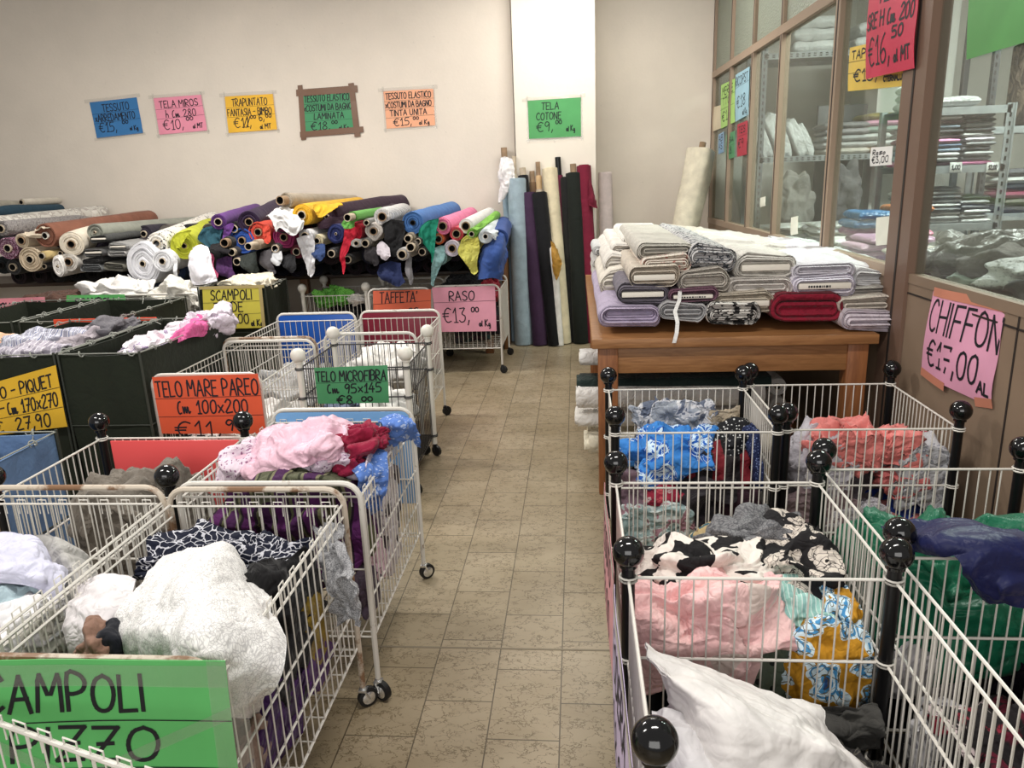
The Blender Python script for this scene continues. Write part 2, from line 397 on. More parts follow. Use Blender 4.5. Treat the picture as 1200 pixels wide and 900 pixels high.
def lump(name, label, cat, c, r, mat, ang=0, fold=.16, freq=9, crisp=.55, clip=None, group=None, seed=None, q=1.0, parent=None, flat=.0, irr=.3):
    """A crumpled heap of one cloth, centred at c with half sizes r."""
    SEED[0] += 1; sd = seed if seed is not None else lseed(label)
    nr, na = int(50 * q), int(104 * q)
    th = np.linspace(0, PI * .93, nr)[:, None] * np.ones((1, na)); ph = np.linspace(0, 2 * PI, na, endpoint=False)[None, :] * np.ones((nr, 1))
    D = np.stack([np.sin(th) * np.cos(ph), np.sin(th) * np.sin(ph), np.cos(th)], -1)
    # squarer than an ellipsoid: flatter top, fuller sides
    E_ = np.sign(D) * np.abs(D) ** .8
    irrn = 1 + irr * pn(D * 1.6 + sd * 3.1) * 2
    P = E_ * np.array(r) * irrn[..., None]
    f = folds(P + 0, ang, freq, crisp, sd)
    Nn = D / np.array(r); Nn /= np.linalg.norm(Nn, axis=-1)[..., None]
    amp = fold * .8 * min(r[0], r[1], r[2] * 1.6)
    P = P + Nn * (f * amp)[..., None] + vnoise(P, freq * .9, sd * 5) * amp * 1.3
    for k in range(3):
        lo, hi = P[..., k].min(), P[..., k].max(); P[..., k] = (P[..., k] - (lo + hi) / 2) * (2.24 * r[k] / (hi - lo))
    P = P + np.array(c)
    if clip:
        x0, x1, y0, y1, z0, z1 = clip
        m_ = .012
        def soft(v, a, b):
            v = np.where(v < a, a + m_ * .0 - 0 * v + .004 * np.sin(v * 90), v); return np.where(v > b, b - .004 * np.sin(v * 90), v)
        P[..., 0] = soft(P[..., 0], x0 + m_, x1 - m_); P[..., 1] = soft(P[..., 1], y0 + m_, y1 - m_)
        P[..., 2] = np.clip(P[..., 2], z0, 9)
    c0 = np.array(c, float)
    vs, fs = grid_mesh(P - c0, True)
    fs = [tuple(reversed(q_)) for q_ in fs]
    fs.append(tuple((nr - 1) * na + j for j in range(na)))
    mb = MB().add(vs, fs); o = mb.build(name, mat, parent, sharp=0); o.location = c
    return tag(o, label, cat, group)
def crm(C, n, closed=False):
    """Catmull-Rom resample along axis 0."""
    C = np.asarray(C, float); k = len(C)
    t = np.linspace(0, k - 1, n); i = np.minimum(t.astype(int), k - 2); f = (t - i).reshape((-1,) + (1,) * (C.ndim - 1))
    g = lambda j: C[np.clip(j, 0, k - 1)]
    p0, p1, p2, p3 = g(i - 1), g(i), g(i + 1), g(i + 2)
    p0 = np.where((i == 0).reshape(f.shape), 2 * p1 - p2, p0); p3 = np.where((i == k - 2).reshape(f.shape), 2 * p2 - p1, p3)
    return .5 * (2 * p1 + (p2 - p0) * f + (2 * p0 - 5 * p1 + 4 * p2 - p3) * f ** 2 + (3 * p1 - p0 - 3 * p2 + p3) * f ** 3)
def drape(name, label, cat, ctrl, mat, nu=50, nv=60, amp=.012, freq=9, ang=0, crisp=.5, thick=.004, group=None, parent=None, seed=None, edge=.0):
    """A sheet through a grid of control points, creased, with real thickness."""
    SEED[0] += 1; sd = seed if seed is not None else (lseed(label) or SEED[0] * 1.37)
    C = np.array([[tuple(p) for p in row] for row in ctrl], float)
    P = crm(C, nu); P = crm(P.transpose(1, 0, 2), nv).transpose(1, 0, 2)
    du = np.gradient(P, axis=0); dv = np.gradient(P, axis=1)
    Nn = np.cross(du, dv); Nn /= np.linalg.norm(Nn, axis=-1)[..., None] + 1e-9
    if Nn[..., 2].mean() < 0: Nn = -Nn
    f = folds(P, ang, freq, crisp, sd)
    if edge:                                               # ragged hem
        P = P + (dv * 0 + du / (np.linalg.norm(du, axis=-1)[..., None] + 1e-9)) * (edge * pn(P * 14 + sd))[..., None]
    P = P + Nn * (f * amp)[..., None]
    P = P + vnoise(P, freq * .8, sd * 3 + 2) * amp * .9
    c0 = P.reshape(-1, 3).mean(0) if parent is None else np.zeros(3)
    A = P - c0; B = A - Nn * thick
    n, k = P.shape[:2]
    va, fa = grid_mesh(A); vb, fb = grid_mesh(B); off = len(va)
    flip = np.cross(du, dv)[..., 2].mean() < 0
    fs = (fa if not flip else [tuple(reversed(q)) for q in fa])
    fs = list(fs) + [tuple(x + off for x in (reversed(q) if not flip else q)) for q in fb]
    rim = [j for j in range(k)] + [i * k + k - 1 for i in range(1, n)] + [(n - 1) * k + j for j in range(k - 2, -1, -1)] + [i * k for i in range(n - 2, 0, -1)]
    for a, b in zip(rim, rim[1:] + rim[:1]): fs.append((a, b, b + off, a + off) if flip else (b, a, a + off, b + off))
    o = MB().add(va + vb, fs).build(name, mat, parent, sharp=0)
    if parent is None: o.location = tuple(c0)
    return tag(o, label, cat, group)
# ------------------------------------------------------------------ stroke lettering
G = {
 'A': (.66, [[(0, 0), (.33, 1), (.66, 0)], [(.12, .36), (.56, .38)]]),
 'B': (.56, [[(0, 0), (0, 1), (.4, .97), (.5, .78), (.38, .56), (0, .52)], [(.38, .56), (.56, .36), (.5, .1), (.3, 0), (0, 0)]]),
 'C': (.58, [[(.58, .86), (.44, 1), (.2, .9), (.02, .6), (.02, .3), (.18, .05), (.4, 0), (.58, .1)]]),
 'D': (.58, [[(0, 0), (0, 1), (.3, .95), (.54, .7), (.56, .35), (.36, .06), (0, 0)]]),
 'E': (.5, [[(.5, 1), (0, 1), (0, 0), (.5, 0)], [(0, .52), (.4, .53)]]),
 'F': (.5, [[(.5, 1), (0, .98), (0, 0)], [(0, .52), (.4, .53)]]),
 'G': (.62, [[(.58, .86), (.4, 1), (.15, .88), (0, .5), (.12, .1), (.36, 0), (.6, .15), (.6, .45), (.34, .45)]]),
 'H': (.58, [[(0, 0), (0, 1)], [(.58, 0), (.58, 1)], [(0, .5), (.58, .54)]]),
 'I': (.04, [[(.02, 0), (.02, 1)]]),
 'J': (.4, [[(.4, 1), (.4, .2), (.25, 0), (.05, .1)]]),
 'K': (.56, [[(0, 0), (0, 1)], [(.5, 1), (.02, .48), (.56, 0)]]),
 'L': (.48, [[(0, 1), (0, 0), (.48, .03)]]),
 'M': (.74, [[(0, 0), (.06, 1), (.36, .42), (.66, 1), (.74, 0)]]),
 'N': (.6, [[(0, 0), (.03, 1), (.56, 0), (.6, 1)]]),
 'O': (.66, [[(.33, 1), (.1, .86), (0, .5), (.1, .12), (.33, 0), (.56, .12), (.66, .5), (.56, .86), (.33, 1)]]),
 'P': (.54, [[(0, 0), (0, 1), (.36, 1), (.54, .8), (.46, .56), (.2, .46), (0, .46)]]),
 'Q': (.66, [[(.33, 1), (.1, .86), (0, .5), (.1, .12), (.33, 0), (.56, .12), (.66, .5), (.56, .86), (.33, 1)], [(.38, .24), (.68, -.06)]]),
 'R': (.56, [[(0, 0), (0, 1), (.36, 1), (.52, .8), (.42, .56), (.02, .48), (.56, 0)]]),
 'S': (.54, [[(.52, .9), (.32, 1), (.08, .9), (.04, .68), (.26, .52), (.5, .36), (.5, .12), (.26, 0), (0, .1)]]),
 'T': (.58, [[(0, .98), (.58, 1)], [(.29, 1), (.29, 0)]]),
 'U': (.58, [[(0, 1), (.02, .25), (.2, 0), (.42, .03), (.56, .3), (.58, 1)]]),
 'V': (.58, [[(0, 1), (.29, 0), (.58, 1)]]),
 'X': (.56, [[(0, 1), (.56, 0)], [(.54, 1), (0, 0)]]),
 'Z': (.56, [[(.02, 1), (.56, 1), (0, 0), (.56, .02)], [(.12, .5), (.44, .52)]]),
 'x': (.42, [[(0, .6), (.42, .05)], [(.42, .6), (0, .05)]]),
 'a': (.34, [[(.3, .45), (.1, .45), (0, .2), (.12, 0), (.3, .15), (.3, .45), (.34, 0)]]),
 'l': (.1, [[(.03, .8), (0, .1), (.1, 0)]]),
 'c': (.3, [[(.28, .95), (.1, .85), (0, .4), (.1, 0), (.3, .05)]]),
 'm': (.62, [[(0, .5), (.03, 0), (.2, .5), (.26, 0), (.42, .5), (.48, .02), (.62, .12)]]),
 'h': (.36, [[(0, 1), (0, 0)], [(0, .35), (.2, .5), (.34, .3), (.36, 0)]]),
 'g': (.36, [[(.32, .4), (.1, .4), (.04, .1), (.2, 0), (.34, .2), (.34, -.3), (.1, -.35)]]),
 'o': (.36, [[(.18, .5), (.02, .3), (.06, .05), (.22, 0), (.36, .2), (.3, .45), (.18, .5)]]),
 '0': (.5, [[(.25, 1), (.06, .85), (0, .45), (.1, .08), (.26, 0), (.44, .15), (.5, .55), (.42, .9), (.25, 1)]]),
 '1': (.26, [[(0, .68), (.2, 1), (.2, 0)], [(.04, 0), (.34, 0)]]),
 '2': (.52, [[(.02, .8), (.2, 1), (.44, .92), (.44, .66), (.02, .02), (.56, .04)]]),
 '3': (.48, [[(.02, .95), (.4, .97), (.2, .6), (.46, .4), (.4, .08), (.15, 0), (0, .12)]]),
 '4': (.52, [[(.3, 1), (0, .34), (.52, .34)], [(.36, .66), (.36, 0)]]),
 '5': (.5, [[(.48, 1), (.08, .98), (.04, .58), (.32, .6), (.5, .36), (.38, .05), (0, .02)]]),
 '6': (.48, [[(.4, 1), (.12, .7), (0, .3), (.14, 0), (.4, .06), (.48, .3), (.3, .48), (.06, .32)]]),
 '7': (.5, [[(0, .98), (.5, 1), (.2, 0)], [(.12, .5), (.46, .52)]]),
 '8': (.48, [[(.24, .54), (.04, .75), (.24, 1), (.44, .78), (.24, .54), (0, .24), (.22, 0), (.48, .22), (.24, .54)]]),
 '9': (.46, [[(.42, .75), (.2, .5), (.02, .7), (.16, 1), (.4, .92), (.44, .6), (.36, 0)]]),
 '€': (.62, [[(.6, .9), (.36, 1), (.12, .76), (.08, .3), (.3, 0), (.6, .08)], [(-.06, .6), (.42, .62)], [(-.06, .42), (.38, .43)]]),
 ',': (.12, [[(.1, .12), (0, -.2)]]), '.': (.06, [[(.0, .04), (.05, .0)]]), '-': (.5, [[(.03, .5), (.46, .52)]]),
 "'": (.1, [[(.08, 1.02), (.02, .8)]]), '_': (.5, [[(0, 0), (.5, 0)]]), '/': (.4, [[(0, 0), (.4, 1)]]),
}
for c_ in 'srtendiu': G[c_] = (G[c_.upper()][0] * .75, [[(x * .75, y * .62) for x, y in l] for l in G[c_.upper()][1]])
def text_w(s, gap=.2): return sum((G[c][0] + gap) if c in G else .42 for c in s) - gap
def strokes(items, W, H):
    """items: (text, x, y, height[, width-scale]) in sheet units, x is the left edge, y the baseline -> polylines."""
    out = []; rnd = random.Random(len(items) * 31 + int(W * 1000))
    for it in items:
        s, x, y, h = it[:4]; k = (it[4] if len(it) > 4 else 1.0) * h; pen = x
        for ch in s:
            if ch == ' ': pen += .42 * k; continue
            wdt, ls = G[ch]; dy = rnd.uniform(-.03, .03) * h; sl = rnd.uniform(-.02, .08)
            for l in ls:
                l2 = crm(np.array(l, float), max(len(l), 3 * (len(l) - 1))) if len(l) > 4 else np.array(l, float)
                out.append([(pen + (px_ + sl * py_) * k, y + dy + py_ * h) for px_, py_ in l2])
            pen += (wdt + .2) * k
    return out
def sign(name, label, corners, mat, items=(), rules=(), lw=.012, cat='sign', group=None, wave=.002, ink=M_INK, tape=None, tape_mat=None, thick=.0016, parent=None, sd=0, fit=None):
    """Paper sheet through four corners TL TR BR BL; items are in a 1 x 1 frame (x right, y up)."""
    TL, TR, BR, BL = [np.array(c, float) for c in corners]
    cen = (TL + TR + BR + BL) / 4
    r = (TR - TL + BR - BL); u = (TL - BL + TR - BR); W = np.linalg.norm(r) / 2; H = np.linalg.norm(u) / 2
    nrm = np.cross(r, u); nrm /= np.linalg.norm(nrm)
    def S(x, y, off):
        p = (BL * (1 - x) + BR * x) * (1 - y) + (TL * (1 - x) + TR * x) * y
        wv = wave * (math.sin(x * 5 + sd) + math.sin(y * 4 + 2 * sd) + .6 * math.sin(9 * x * y + sd))
        return tuple(p - cen + nrm * (off + wv))
    nx, ny = 14, 12
    f_ = np.array([[S(i / nx, j / ny, thick) for i in range(nx + 1)] for j in range(ny + 1)])
    b_ = np.array([[S(i / nx, j / ny, 0) for i in range(nx + 1)] for j in range(ny + 1)])
    va, fa = grid_mesh(f_); vb, fb = grid_mesh(b_); off = len(va); k = nx + 1
    fs = [tuple(reversed(q)) for q in fa] + [tuple(x + off for x in q) for q in fb]
    rim = [j for j in range(k)] + [i * k + k - 1 for i in range(1, ny + 1)] + [ny * k + j for j in range(k - 2, -1, -1)] + [i * k for i in range(ny - 1, 0, -1)]
    for a, b in zip(rim, rim[1:] + rim[:1]): fs.append((a, a + off, b + off, b))
    o = MB().add(va + vb, fs).build(name, mat, parent, sharp=30)
    if parent is None: o.location = tuple(cen); tag(o, label, cat, group)
    asp = W / H
    # text laid out in (x*asp, y) units so letters keep their shape
    its = [(t[0], t[1] * asp, t[2], t[3]) + ((t[4],) if len(t) > 4 else ()) for t in items]
    its2 = []
    for t in its:
        if len(t) > 4 and t[4] > 1.2:                      # fifth value above 1.2: fit to that width (in 1/100 of the sheet)
            tw = text_w(t[0]) * t[3]; its2.append((t[0], t[1], t[2], t[3], t[4] / 100 * asp / tw))
        else: its2.append(t)
    mb = MB()
    def ribbon(pl, wd):
        for a, b in zip(pl[:-1], pl[1:]):
            d = np.array(b) - np.array(a); L_ = np.linalg.norm(d)
            if L_ < 1e-6: continue
            d = d / L_; n_ = np.array([-d[1], d[0]]) * wd / 2; e = d * wd * .4
            q = [np.array(a) - e - n_, np.array(b) + e - n_, np.array(b) + e + n_, np.array(a) - e + n_]
            mb.add([S(p[0] / asp, p[1], thick + .0012) for p in q], [(0, 1, 2, 3)])
    for pl in strokes(its2, W, H): ribbon(pl, lw / H)
    for (x0, y0, x1, y1) in rules:
        n = 6; ribbon([((x0 + (x1 - x0) * i / n) * asp, y0 + (y1 - y0) * i / n) for i in range(n + 1)], lw / H * .28)
    if mb.v: mb.build('lettering', ink, o, smooth=False)
    for t in (tape or []):                                 # tape strips: (x0,y0,x1,y1,width)
        tb = MB(); x0, y0, x1, y1, wd = t
        d = np.array([(x1 - x0) * asp, y1 - y0]); d /= np.linalg.norm(d); n_ = np.array([-d[1], d[0]]) * wd / 2
        for lo, hi in ((0, 1),):
            a = np.array([x0 * asp, y0]); b = np.array([x1 * asp, y1]); q = []; n = 6
            top = []; bot = []
            for i in range(n + 1):
                c = a + (b - a) * i / n
                top.append(S((c + n_)[0] / asp, (c + n_)[1], thick + .0020)); bot.append(S((c - n_)[0] / asp, (c - n_)[1], thick + .0020))
            vs = top + bot; tb.add(vs, [(i, n + 1 + i, n + 2 + i, i + 1) for i in range(n)])
        tb.build('tape_strip', tape_mat or M_TAPE, o, smooth=False)
    return o
def paper(col):
    g_ = sum(col) / 3; col = tuple(int(x * .9 + g_ * .1) for x in col)
    return plain('coloured_paper', col, .55, var=.04, vs=6)
M_TAPE = glassy('clear_tape', (250, 250, 250), .14); M_BTAPE = plain('brown_packing_tape', (112, 84, 66), .4)
# ------------------------------------------------------------------ carts, cages and bins (all in local coordinates about the footprint centre)
def hoop_pts(hx, y, zb, zt, cr=.05):
    p = [(-hx, y, zb), (-hx, y, zt - cr)]
    for i in range(1, 6): a = PI / 2 * i / 5; p.append((-hx + cr - cr * math.cos(a), y, zt - cr + cr * math.sin(a)))
    q = [(-x, yy, z) for (x, yy, z) in reversed(p)]
    return p + q
def caster(par, x, y, wheel='black', z=.075, yaw=.4):
    c = MB(); c.tube([(x, y, z + .02), (x, y, .045)], .008, 8); d = Vector((math.cos(yaw), math.sin(yaw), 0)); s_ = Vector((-d.y, d.x, 0))
    for sg in (-1, 1):
        a = Vector((x, y, .058)) + s_ * .014 * sg
        c.tube([a, Vector((x, y, .031)) + d * .012 + s_ * .014 * sg], .0035, 5)
    c.box((x - .012, y - .012, .055), (x + .012, y + .012, .062))
    o = c.build('caster', M_CHR if wheel == 'chrome' else M_RUB, par)
    wm = MB(); ctr = Vector((x, y, .0305)) + d * .012
    wm.rev([(-.011, .002), (-.011, .024), (-.008, .03), (.008, .03), (.011, .024), (.011, .002)], ctr, s_, 20)
    if wheel == 'chrome':
        wm.rev([(-.016, .001), (-.014, .014), (-.010, .022)], ctr, s_, 16, mi=1); wm.rev([(.010, .022), (.014, .014), (.016, .001)], ctr, s_, 16, mi=1)
    wm.build('wheel', [M_RUB, M_CHR], o)
def wires(mb, a, b, z0, z1, step, r=.0021, n=4, skip=0):
    a = Vector(a); b = Vector(b); L_ = (b - a).length; k = max(2, int(round(L_ / step)))
    for i in range(1, k):
        p = a + (b - a) * (i / k); mb.tube([(p.x, p.y, z0), (p.x, p.y, z1)], r, n, caps=False)
def clips(mb, a, b, z, h=.018, step=.06, wd=.024, r=.0018):
    a = Vector(a); b = Vector(b); d = b - a; L_ = d.length; d.normalize(); k = int(L_ / step)
    for i in range(k):
        p = a + d * (L_ * (i + .5) / k)
        q0 = p - d * wd / 2; q1 = p + d * wd / 2
        mb.tube([(q0.x, q0.y, z - .03), (q0.x, q0.y, z + h), (q1.x, q1.y, z + h), (q1.x, q1.y, z - .03)], r, 4, caps=False)
def hoop_cart(label, x0, x1, y0, y1, zt=.69, front=None, back=None, group=None, rust_back=False, rust_front=False, wheel='black', zfloor=.2, step=.037, fr=True, dense=True, rz=0):
    t = thing('wire_basket_cart', label, 'cart', ((x0 + x1) / 2, (y0 + y1) / 2, 0), group, rz)
    hx, hy = (x1 - x0) / 2, (y1 - y0) / 2
    MB().tube(hoop_pts(hx, -hy, .07, zt), .0085, 8).build('front_hoop', M_TUBER if rust_front else M_TUBE, t)
    MB().tube(hoop_pts(hx, hy, .07, zt), .0085, 8).build('back_hoop', M_TUBER if rust_back else M_TUBE, t)
    zs = zt - .045
    for sy, plate in ((-1, front), (1, back)):
        y = sy * (hy - .012); p = MB(); g = hx - .012
        for z, r in ((zs, .0034), (.42, .003), (zfloor, .0034)): p.tube([(-g, y, z), (g, y, z)], r, 5)
        wires(p, (-g, y, 0), (g, y, 0), zfloor, zs + .004, step)
        if dense: clips(p, (-g, y, 0), (g, y, 0), zs, .012)
        p.build('end_panel', M_WIRE, t)
        if plate:
            yy = sy * (hy - .004); b = MB(); b.bbox((-hx + .012, yy - .003, zfloor + .12), (hx - .012, yy + .003, zt - .008), .002)
            b.build('end_placard', plate, t)
    for sx in (-1, 1):
        x = sx * (hx - .004); p = MB()
        for z, r in ((zs, .0036), (zs - .035, .003), (.45, .003), (.32, .003), (zfloor, .0036)): p.tube([(x, -hy, z), (x, hy, z)], r, 5)
        wires(p, (x + sx * .003, -hy, 0), (x + sx * .003, hy, 0), zfloor, zs, step)
        if dense: clips(p, (x, -hy + .02, 0), (x, hy - .02, 0), zs, .016)
        p.build('side_panel', M_WIRE, t)
    f = MB()
    for i in range(9): yy = -hy + 2 * hy * (i + .5) / 9; f.tube([(-hx, yy, zfloor), (hx, yy, zfloor)], .0025, 4)
    for i in range(6): xx = -hx + 2 * hx * (i + .5) / 6; f.tube([(xx, -hy, zfloor + .004), (xx, hy, zfloor + .004)], .0025, 4)
    f.build('basket_floor', M_WIRE, t)
    for sx in (-1, 1):
        for sy in (-1, 1): caster(t, sx * hx, sy * hy, wheel, .07, yaw=-.5 if sy < 0 else .7)
    return t
def ball_cage(label, x0, x1, y0, y1, zb=.66, ball=M_BLK, post=M_POST, wire=None, group=None, step=.031, zmid=.385, zlow=.12, sides='fblr', rball=.036, posts='fb'):
    wire = wire or M_WIRE
    t = thing('wire_panel_cage', label, 'cage', ((x0 + x1) / 2, (y0 + y1) / 2, 0), group)
    hx, hy = (x1 - x0) / 2, (y1 - y0) / 2
    for sx in (-1, 1):
        for sy in (-1, 1):
            if ('f' if sy < 0 else 'b') not in posts: continue
            x, y = sx * (hx - .018), sy * (hy - .018)
            p = MB(); p.tube([(x, y, .07), (x, y, zb - .02)], .0155, 12); p.build('corner_post', post, t)
            bl = MB(); bl.sphere((x, y, zb), rball, 24, 14); bl.rev([(-.032, .0155), (-.03, .021), (-.02, .021)], (x, y, zb - .006), (0, 0, 1), 16); bl.build('ball_cap', ball, t)
            caster(t, x, y, 'black', .07, yaw=-.6)
    zt = zb - .065
    for s in sides:
        p = MB()
        if s in 'fb': y = (-1 if s == 'f' else 1) * (hy - .018); a, b = (-hx + .018, y), (hx - .018, y)
        else: x = (-1 if s == 'l' else 1) * (hx - .018); a, b = (x, -hy + .018), (x, hy - .018)
        d = (Vector((*b, 0)) - Vector((*a, 0))).normalized()
        for z in (zt, zmid, zlow):
            aa = Vector((*a, z)) + d * .02; bb = Vector((*b, z)) - d * .02
            p.tube([aa, bb], .0037, 6)
            for c in (a, b):                               # the wire loops that slide over the post
                ring = [(c[0] + .0195 * math.cos(q), c[1] + .0195 * math.sin(q), z + (.004 if s in 'fb' else -.004)) for q in np.linspace(0, 2 * PI, 13)]
                p.tube(ring, .0028, 5, caps=False)
        a2 = Vector((*a, 0)) + d * .02; b2 = Vector((*b, 0)) - d * .02
        wires(p, a2, b2, zlow, zt, step, .0022, 5)
        p.build('wire_panel', wire, t)
    f = MB(); f.box((-hx + .03, -hy + .03, zlow - .006), (hx - .03, hy - .03, zlow)); f.build('base_tray', M_POST, t)
    return t
M_GRN = fabric((30, 36, 24), .75, .1, name='dark_olive_cloth', wk=.2)
def lined_bin(label, x0, x1, y0, y1, zt, mat, group=None, frame=None, tie=True, z0=.08, partial=None):
    t = thing('cloth_lined_bin', label, 'bin', ((x0 + x1) / 2, (y0 + y1) / 2, 0), group)
    hx, hy = (x1 - x0) / 2, (y1 - y0) / 2; th = .009
    b = MB(); n = 14
    def ring(ix, iy, z, wob=.004):
        pts = []
        cs = [(-ix, -iy), (ix, -iy), (ix, iy), (-ix, iy)]
        for q in range(4):
            p, r = cs[q], cs[(q + 1) % 4]
            for i in range(n):
                f = i / n; sag = math.sin(PI * f) * .004
                pts.append((p[0] + (r[0] - p[0]) * f + wob * math.sin(9 * f + q + z * 7), p[1] + (r[1] - p[1]) * f + wob * math.sin(7 * f + 2 * q + z * 9), z - sag * 2))
        return pts
    rings = [ring(hx, hy, z) for z in np.linspace(z0, zt, 8)] + [ring(hx - th, hy - th, z) for z in np.linspace(zt, z0 + .03, 8)]
    k = 4 * n; vs = [p for r in rings for p in r]; fs = []
    for i in range(len(rings) - 1):
        for j in range(k): fs.append((i * k + j, i * k + (j + 1) % k, (i + 1) * k + (j + 1) % k, (i + 1) * k + j))
    fs.append(tuple((len(rings) - 1) * k + j for j in range(k))); fs.append(tuple(reversed(range(k))))
    b.add(vs, fs).build('cloth_liner', mat, t, sharp=50)
    fr = MB(); rim = MB(); c = .006
    cs = [(-hx - c, -hy - c), (hx + c, -hy - c), (hx + c, hy + c), (-hx - c, hy + c)]
    for q in range(4):
        p, r = cs[q], cs[(q + 1) % 4]
        rim.tube([(*p, zt + .004), (*r, zt + .004)], .0028, 6); fr.tube([(*p, zt - .33), (*r, zt - .33)], .003, 5); fr.tube([(*p, .01), (*p, zt + .012)], .0055, 6)
    rim.build('rim_wire', plain('grey_rim_wire', (140, 142, 134), .5), t)
    fr.build('wire_frame', frame or plain('dark_frame', (52, 56, 48), .5), t)
    if tie:
        rnd = random.Random(int(x0 * 100)); w_ = MB()
        for q in range(4):
            p, r = cs[q], cs[(q + 1) % 4]
            d = Vector((r[0] - p[0], r[1] - p[1], 0)); L_ = d.length; d.normalize(); e = Vector((-d.y, d.x, 0))
            kk = int(L_ / .15)
            for i in range(kk):
                c0 = Vector((p[0], p[1], zt + .003)) + d * (L_ * (i + rnd.uniform(.2, .8)) / kk); sl = d * rnd.uniform(.015, .04)
                ring = [c0 + sl * (q2 / 8) + e * .011 * math.cos(q2 * PI / 4) + Vector((0, 0, .012 * math.sin(q2 * PI / 4))) for q2 in range(9)]
                w_.tube(ring, .003, 4)
                if rnd.random() < .4: w_.tube([ring[0], ring[0] + Vector((rnd.uniform(-.03, .03), rnd.uniform(-.03, .01), rnd.uniform(-.04, .02)))], .0025, 4)
        w_.build('cord_tie', plain('silver_cord', (150, 152, 144), .5), t)
    return t
# ------------------------------------------------------------------ fabric rolls and folded bolts
def roll(label, a, b, r, mat, core=.02, core_out=.02, core_mat=None, group=None, name='fabric_roll', cat='fabric roll', rings=5, flap=None, flap_mat=None, sq=1.0, wob=.05, loose=True, hole=None, taper=1.0):
    a = Vector(a); b = Vector(b); ax = (b - a); L_ = ax.length; ax.normalize()
    t = thing(name, label, cat, a, group)
    SEED[0] = lseed(label) * 3 + abs(a.x) * 7
    mb = MB(); core = min(core, r * .75)
    prof = [(0.004, core)]
    k = max(2, rings)
    for i in range(k):                                     # windings show as stepped rings on the end
        r0 = core + (r - core) * i / k; r1 = core + (r - core) * (i + .82) / k; d = .006 * math.sin(i * 2.4 + SEED[0])
        prof += [(d, r0 + .0004), (d, r1), (d + .007, r1 + .0006)]
    prof += [(.003, r * .985), (.012, r)]
    n = 7
    for i in range(1, n): prof.append((.012 + (L_ - .024) * i / n, r * (1 + (taper - 1) * i / n) * (1 + .02 * math.sin(i * 2.1 + SEED[0]))))
    prof += [(L_ - .01, r * taper), (L_, r * taper * .96), (L_, .001)]
    mb.rev(prof, (0, 0, 0), ax, 28, wob=wob, seed=SEED[0] * 1.7, flat=sq)
    mb.build('fabric', mat, t, sharp=55)
    if core > .004:
        c = MB(); c.rev([(.06, .0005), (.06, core * .78)], (0, 0, 0), ax, 18, mi=1); c.rev([(.06, core * .78), (-core_out, core * .78)], (0, 0, 0), ax, 18, mi=1)
        c.rev([(-core_out, core * .78), (-core_out, core * .99), (.02, core * .99)], (0, 0, 0), ax, 18)
        c.build('core_tube', [core_mat or M_CARDL, M_HOLE], t)
    if flap:                                               # loose end: list of rows of offsets from a
        drape('loose_end', None, None, flap, flap_mat or mat, nu=34, nv=30, amp=.016, freq=13, ang=PI / 2, crisp=.4, parent=t)
    return t
def bolt_profile(w, h, n=10, j=0, sd=0):
    pts = []; r = h / 2
    for i in range(n + 1): q = -PI / 2 + PI * i / n; pts.append((w / 2 - r * .9 + r * .9 * math.cos(q), r * math.sin(q)))
    for i in range(n + 1): q = PI / 2 + PI * i / n; pts.append((-w / 2 + r * .9 + r * .9 * math.cos(q), r * math.sin(q)))
    return [(x + .004 * math.sin(x * 60 + sd) * j, z + (.004 + .09 * h) * j * math.sin(x * 27 + sd * 1.7) + .003 * j * math.sin(x * 71 + 2 * sd)) for x, z in pts]
def bolt(label, c, w, h, L, mat, board=None, layers=4, group=None, yaw=0, sd=0, tilt=0, board_mat=None, name='folded_fabric_bolt', text=None, loose=.0):
    """Cloth wound flat on a board, its end towards -y; c is the centre of that end."""
    t = thing(name, label, 'fabric bolt', c, group, yaw); t.rotation_euler[1] = tilt
    mb = MB(); n = 10; k = 2 * (n + 1)
    def loop(s_w, s_h, y, j=1.0):
        return [(x, y + .004 * math.sin(x * 40 + sd), z) for x, z in bolt_profile(s_w, s_h, n, j, sd)]
    rows = []
    bw, bh = (w * .78, h * .30) if board else (w * .72, h * .12)
    rows.append(loop(bw, bh, .03, .3))
    for i in range(layers):
        f0 = (i + .1) / layers; f1 = (i + .85) / layers; d = .012 * math.sin(i * 1.9 + sd)
        for f, y in ((f0, d + .012), ((f0 + f1) / 2, d), (f1, d + .004)):
            rows.append(loop(bw + (w - bw) * f, bh + (h - bh) * f, y, f))
        rows.append(loop(bw + (w - bw) * (f1 + .05), bh + (h - bh) * (f1 + .05), d + .03, f1))
    rows.append(loop(w, h, .008)); 
    for i in range(1, 12): rows.append(loop(w * (1 + .012 * math.sin(i * 1.3 + sd)), h * (1 + .05 * math.sin(i * 2.3 + sd)), .02 + (L - .02) * i / 11))
    vs = [p for r in rows for p in r]; fs = []
    for i in range(len(rows) - 1):
        for j in range(k): fs.append((i * k + j, (i + 1) * k + j, (i + 1) * k + (j + 1) % k, i * k + (j + 1) % k))
    fs.append(tuple((len(rows) - 1) * k + j for j in reversed(range(k)))); fs.append(tuple(range(k)))
    mb.add(vs, fs).build('folded_cloth', mat, t, sharp=60)
    if board:
        b = MB(); b.bbox((-bw / 2, -.012, -bh / 2 * .8), (bw / 2, L * .5, bh / 2 * .8), .003)
        ob = b.build('board', board_mat or M_BOARD, t)
        if text:
            mbx = MB(); rnd = random.Random(3)
            x = -bw * text[0]
            while x < bw * text[1]: 
                ww = rnd.uniform(.004, .012); mbx.box((x, -.0135, -bh * .18), (x + ww, -.012, bh * .12)); x += ww + .004
            mbx.build('printed_label', M_INK, ob, smooth=False)
    return t
M_BOARD = plain('white_board', (222, 216, 204), .6)
